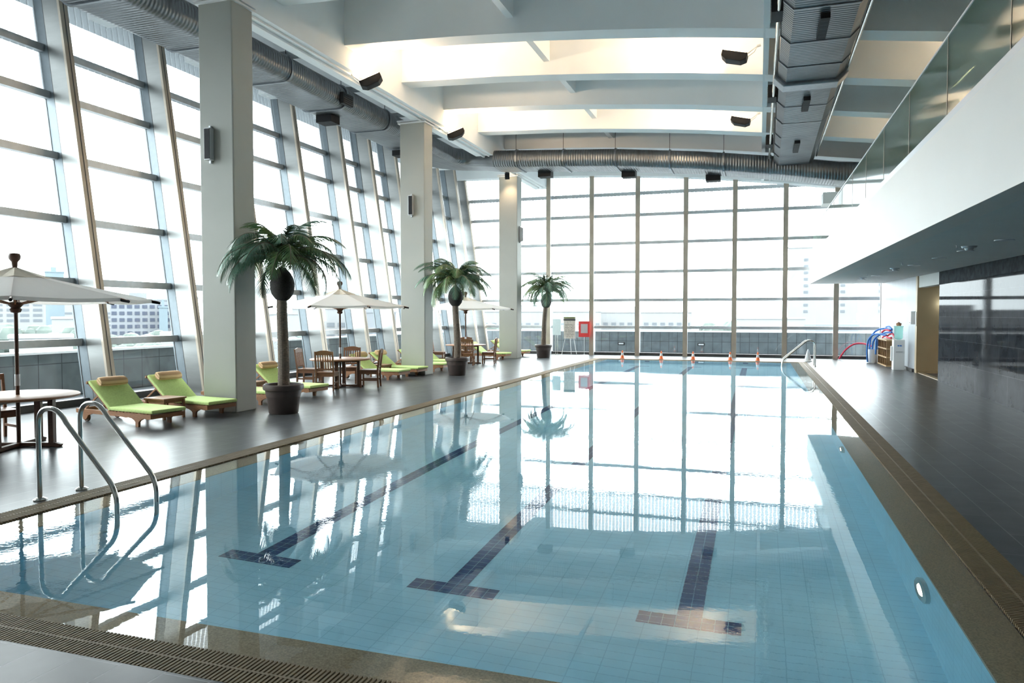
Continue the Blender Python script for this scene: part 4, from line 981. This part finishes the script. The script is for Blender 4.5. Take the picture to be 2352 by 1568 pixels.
# water dispenser
w = thing('water_dispenser', 'white water dispenser carrying a pale green bottle, right of the cubby shelf', 'water dispenser', (4.48, 27.85, 0))
obj('cabinet', G().box(-.17, .17, -.17, .17, 0, 1.02), 'white', w, bevel=0.015)
obj('tap', G().box(-.05, .0, -.20, -.17, .80, .84).box(.02, .07, -.20, -.17, .80, .84), 'foam_blue', w)
obj('drip_tray', G().box(-.10, .10, -.22, -.17, .60, .63), 'silver', w)
obj('cup_holder', G().box(-.235, -.17, -.05, .05, .30, .80), 'white', w, bevel=0.01)
obj('bottle', G().lathe([(.05, .0), (.12, .04), (.135, .07), (.13, .16), (.135, .18), (.13, .27), (.135, .30), (.135, .42), (.15, .44), (.15, .46), (0, .46)], (0, 0, 1.02), 24), 'bottle', w, smooth=True)
tag(obj('wicker_basket', G().lathe([(0, 0), (.07, 0), (.09, .08), (.085, .085), (.05, .10), (0, .14)], seg=16), mat('basket_weave', (0.45, 0.22, 0.12), 0.8, var=0.2, scale=40), loc=(4.48, 27.85, 1.482), smooth=True), 'small brown basket standing on the water dispenser bottle', 'basket')
# wall items on pale wall
d = thing('towel_dispenser', 'white paper towel dispenser on the pale wall beside the recess', 'dispenser', (4.73, 27.05, 1.55))
obj('dispenser_case', G().box(-.06, .07, -.16, .16, 0, .42), 'white', d, bevel=0.015); obj('dispenser_slot', G().box(-.063, -.058, -.1, .1, .04, .06), 'black', d)
g = thing('noticeboard_frame', 'narrow dark framed sign at the corner of the beige recess wall', 'sign', (4.775, 26.62, 1.5))
obj('frame', G().box(-.012, .002, -.06, .06, 0, .45), 'alum', g)
# interior of recess: shelf unit with towels
s = thing('shelf_unit', 'dark shelf unit inside the recess behind the beige wall', 'shelf', (5.9, 26.2, 0))
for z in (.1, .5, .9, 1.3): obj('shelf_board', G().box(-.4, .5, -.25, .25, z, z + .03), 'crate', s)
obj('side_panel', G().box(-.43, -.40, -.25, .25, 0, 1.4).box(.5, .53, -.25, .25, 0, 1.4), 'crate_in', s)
t = thing('wall_lamp', 'glowing white strip lamp inside the recess', 'lamp', (5.75, 26.35, 2.15))
obj('lamp_tube', G().box(-.35, .5, -.05, .02, 0, .12), 'tube_glow', t)

# ================================================================== CITY OUTSIDE
g = G(); g.box(-900, 500, -200, 1100, -41, -40)
struct(obj('city_ground', g, 'ground'))
def bldg(ang, dist, w, d, top, m, lab, rows=0, cols=0, wm='bwin', face=0.0, rel=(.7, .5), bottom=-40, zr=None, roof=None):
    """ang measured from +Y towards -X in degrees"""
    a = math.radians(ang); x, y = -dist * math.sin(a), dist * math.cos(a)
    b = thing('building', lab, 'building', (x, y, bottom), a + math.radians(face))
    h = top - bottom
    obj('wall', G().box(-w / 2, w / 2, 0, d, 0, h), m, b)
    if roof: obj('roof', G().prism([(-.5, h), (d + .5, h), (d / 2, h + 3)], 'x', -w / 2 - .5, w / 2 + .5), roof, b)
    else:
        obj('roof', G().box(-w / 2 - .2, w / 2 + .2, -.2, d + .2, h, h + .5), m, b)
        if dist > 200: obj('roof_hut', G().box(-w * .2, w * .1, d * .3, d * .6, h + .5, h + 2.5), m, b)
    if rows:
        z0, z1 = zr or (h * .4, h - 1.5)
        cw = w / cols * rel[0]; ch = (z1 - z0) / rows * rel[1]
        me = None
        for r in range(rows):
            for c in range(cols):
                X = -w / 2 + (c + .5) * w / cols; Z = z0 + (r + .5) * (z1 - z0) / rows
                if me is None:
                    o = obj('window', G().box(-cw / 2, cw / 2, -.12, .05, -ch / 2, ch / 2), wm, b); me = o
                else:
                    o = me.copy(); COL.objects.link(o); o.parent = b
                o.location = (X, 0, Z)
    return b
E = 1.85
def el(px_y, dist): return E + (723 - px_y) / F * dist
bldg(52.5, 420, 26, 20, el(655, 420), 'bld2', 'tall pale tower behind the nearest parasol pole', 8, 5, 'bwin_pale', zr=(38, 58))
bldg(50.1, 380, 7, 14, el(640, 380), 'bld3', 'slim pale blue tower left of the first window fin')
bldg(49.2, 180, 7, 12, el(731, 180), 'bld2', 'plain white block beyond the first window fin')
bldg(50.9, 130, 8, 8, el(768, 130), 'bld2', 'low white house with two dark windows, behind the nearest table', 1, 4, 'bwin', zr=(34.4, 37.2), rel=(.6, .4))
bldg(45.05, 260, 17, 18, el(693, 260), 'bld', 'pale office block with a full grid of windows, between the first two fins', 8, 8, 'bwin', zr=(29, 45.5), rel=(.66, .52), face=0)
bldg(43.65, 250, 2.4, 8, el(708, 250), 'bld3', 'narrow blue glass stair tower beside the office block')
bldg(42.2, 270, 7.5, 14, el(688, 270), 'bld', 'white apartment block just left of the nearest column', 5, 4, 'bwin_pale', zr=(30, 44), rel=(.5, .4))
bldg(42.4, 140, 7, 8, el(765, 140), 'bld2', 'small white house below the apartment block', 1, 3, 'bwin', zr=(32.5, 36), rel=(.5, .6))
bldg(47.3, 500, 60, 20, el(700, 500), 'bld2', 'faint white slab block on the skyline left of the office block', 6, 8, 'bwin_pale', zr=(30, 44))
bldg(37.2, 220, 24, 14, el(722, 220), 'bld2', 'pale office block right of the nearest palm trunk', 4, 8, 'bwin_pale', zr=(26, 38))
bldg(33.0, 260, 18, 14, el(710, 260), 'bld2', 'white block seen beyond the middle table', 4, 5, 'bwin_pale', zr=(28, 40))
bldg(29.0, 240, 14, 14, el(718, 240), 'bld', 'pale block seen left of the middle column', 3, 4, 'bwin_pale', zr=(28, 38))
bldg(22.5, 300, 22, 14, el(722, 300), 'bld2', 'pale block seen right of the middle palm', 3, 6, 'bwin_pale', zr=(30, 39))
bldg(16.2, 260, 42, 14, el(716, 260), 'bld2', 'long white three storey block behind the flip chart', 3, 14, 'bwin_pale', zr=(30.5, 40), rel=(.55, .4))
bldg(9.7, 280, 48, 14, el(718, 280), 'bld2', 'long white three storey block right of the red notice', 3, 16, 'bwin_pale', zr=(30.5, 40), rel=(.55, .4))
bldg(-0.8, 230, 19, 14, el(732, 230), 'bld2', 'white low block with a row of dark windows beyond the far handrail', 1, 10, 'bwin', zr=(34.5, 37.0), rel=(.6, .6))
bldg(-5.6, 330, 42, 20, el(580, 330), 'bld2', 'tall white tower with three columns of small windows, below the balcony', 9, 3, 'bwin_pale', zr=(42, 66), rel=(.12, .4))
bldg(-4.9, 150, 9, 12, el(748, 150), 'bld', 'low grey block with blue louvres below the tall white tower', 3, 1, 'bwin', zr=(32, 37), rel=(.8, .4))
def tree(ang, dist, top, r, lab):
    top += 14 / F * dist
    a = math.radians(ang); rnd = random.Random(int(ang * 10 + dist))
    t = thing('tree', lab, 'tree', (-dist * math.sin(a), dist * math.cos(a), -40), 0)
    g = G(); h = top + 40
    for k in range(26):
        th = rnd.uniform(0, 2 * PI); q = r * math.sqrt(rnd.random()); cz = h - r * .7 + rnd.uniform(-.5, .35) * r * (1 - q / r * .5); rr = r * rnd.uniform(.22, .42)
        pf = [(rr * math.sin(PI * i / 6) * rnd.uniform(.85, 1.1) if 0 < i < 6 else 0, cz - rr * math.cos(PI * i / 6)) for i in range(7)]
        g.lathe(pf, (q * math.cos(th), q * math.sin(th), 0), 8)
    obj('crown', g, 'tree', t); obj('trunk', G().tube([(0, 0, 0), (0, 0, h - r)], r * .08, 8), 'trunk', t)
tree(51.8, 225, el(742, 200), 8, 'hazy green tree beyond the low white house')
tree(49.4, 150, el(758, 150), 5, 'hazy green tree right of the plain white block')
tree(47.6, 165, el(768, 165), 4, 'small hazy tree just behind the first window fin')
tree(44.6, 180, el(765, 180), 7, 'hazy green tree below the office block')
tree(42.9, 210, el(757, 210), 7, 'hazy green tree beneath the blue stair tower')
tree(44.9, 128, el(781, 130), 4, 'low bushy tree under the left corner of the office block')
tree(35.5, 160, el(765, 160), 7, 'hazy tree seen behind the nearest palm trunk')
tree(20.3, 210, el(745, 210), 9, 'hazy tree left of the farthest column')
tree(2.0, 300, el(738, 300), 12, 'hazy tree far beyond the centre of the end window')
tree(-9.2, 160, el(752, 160), 6, 'hazy tree beyond the blue foam noodles')
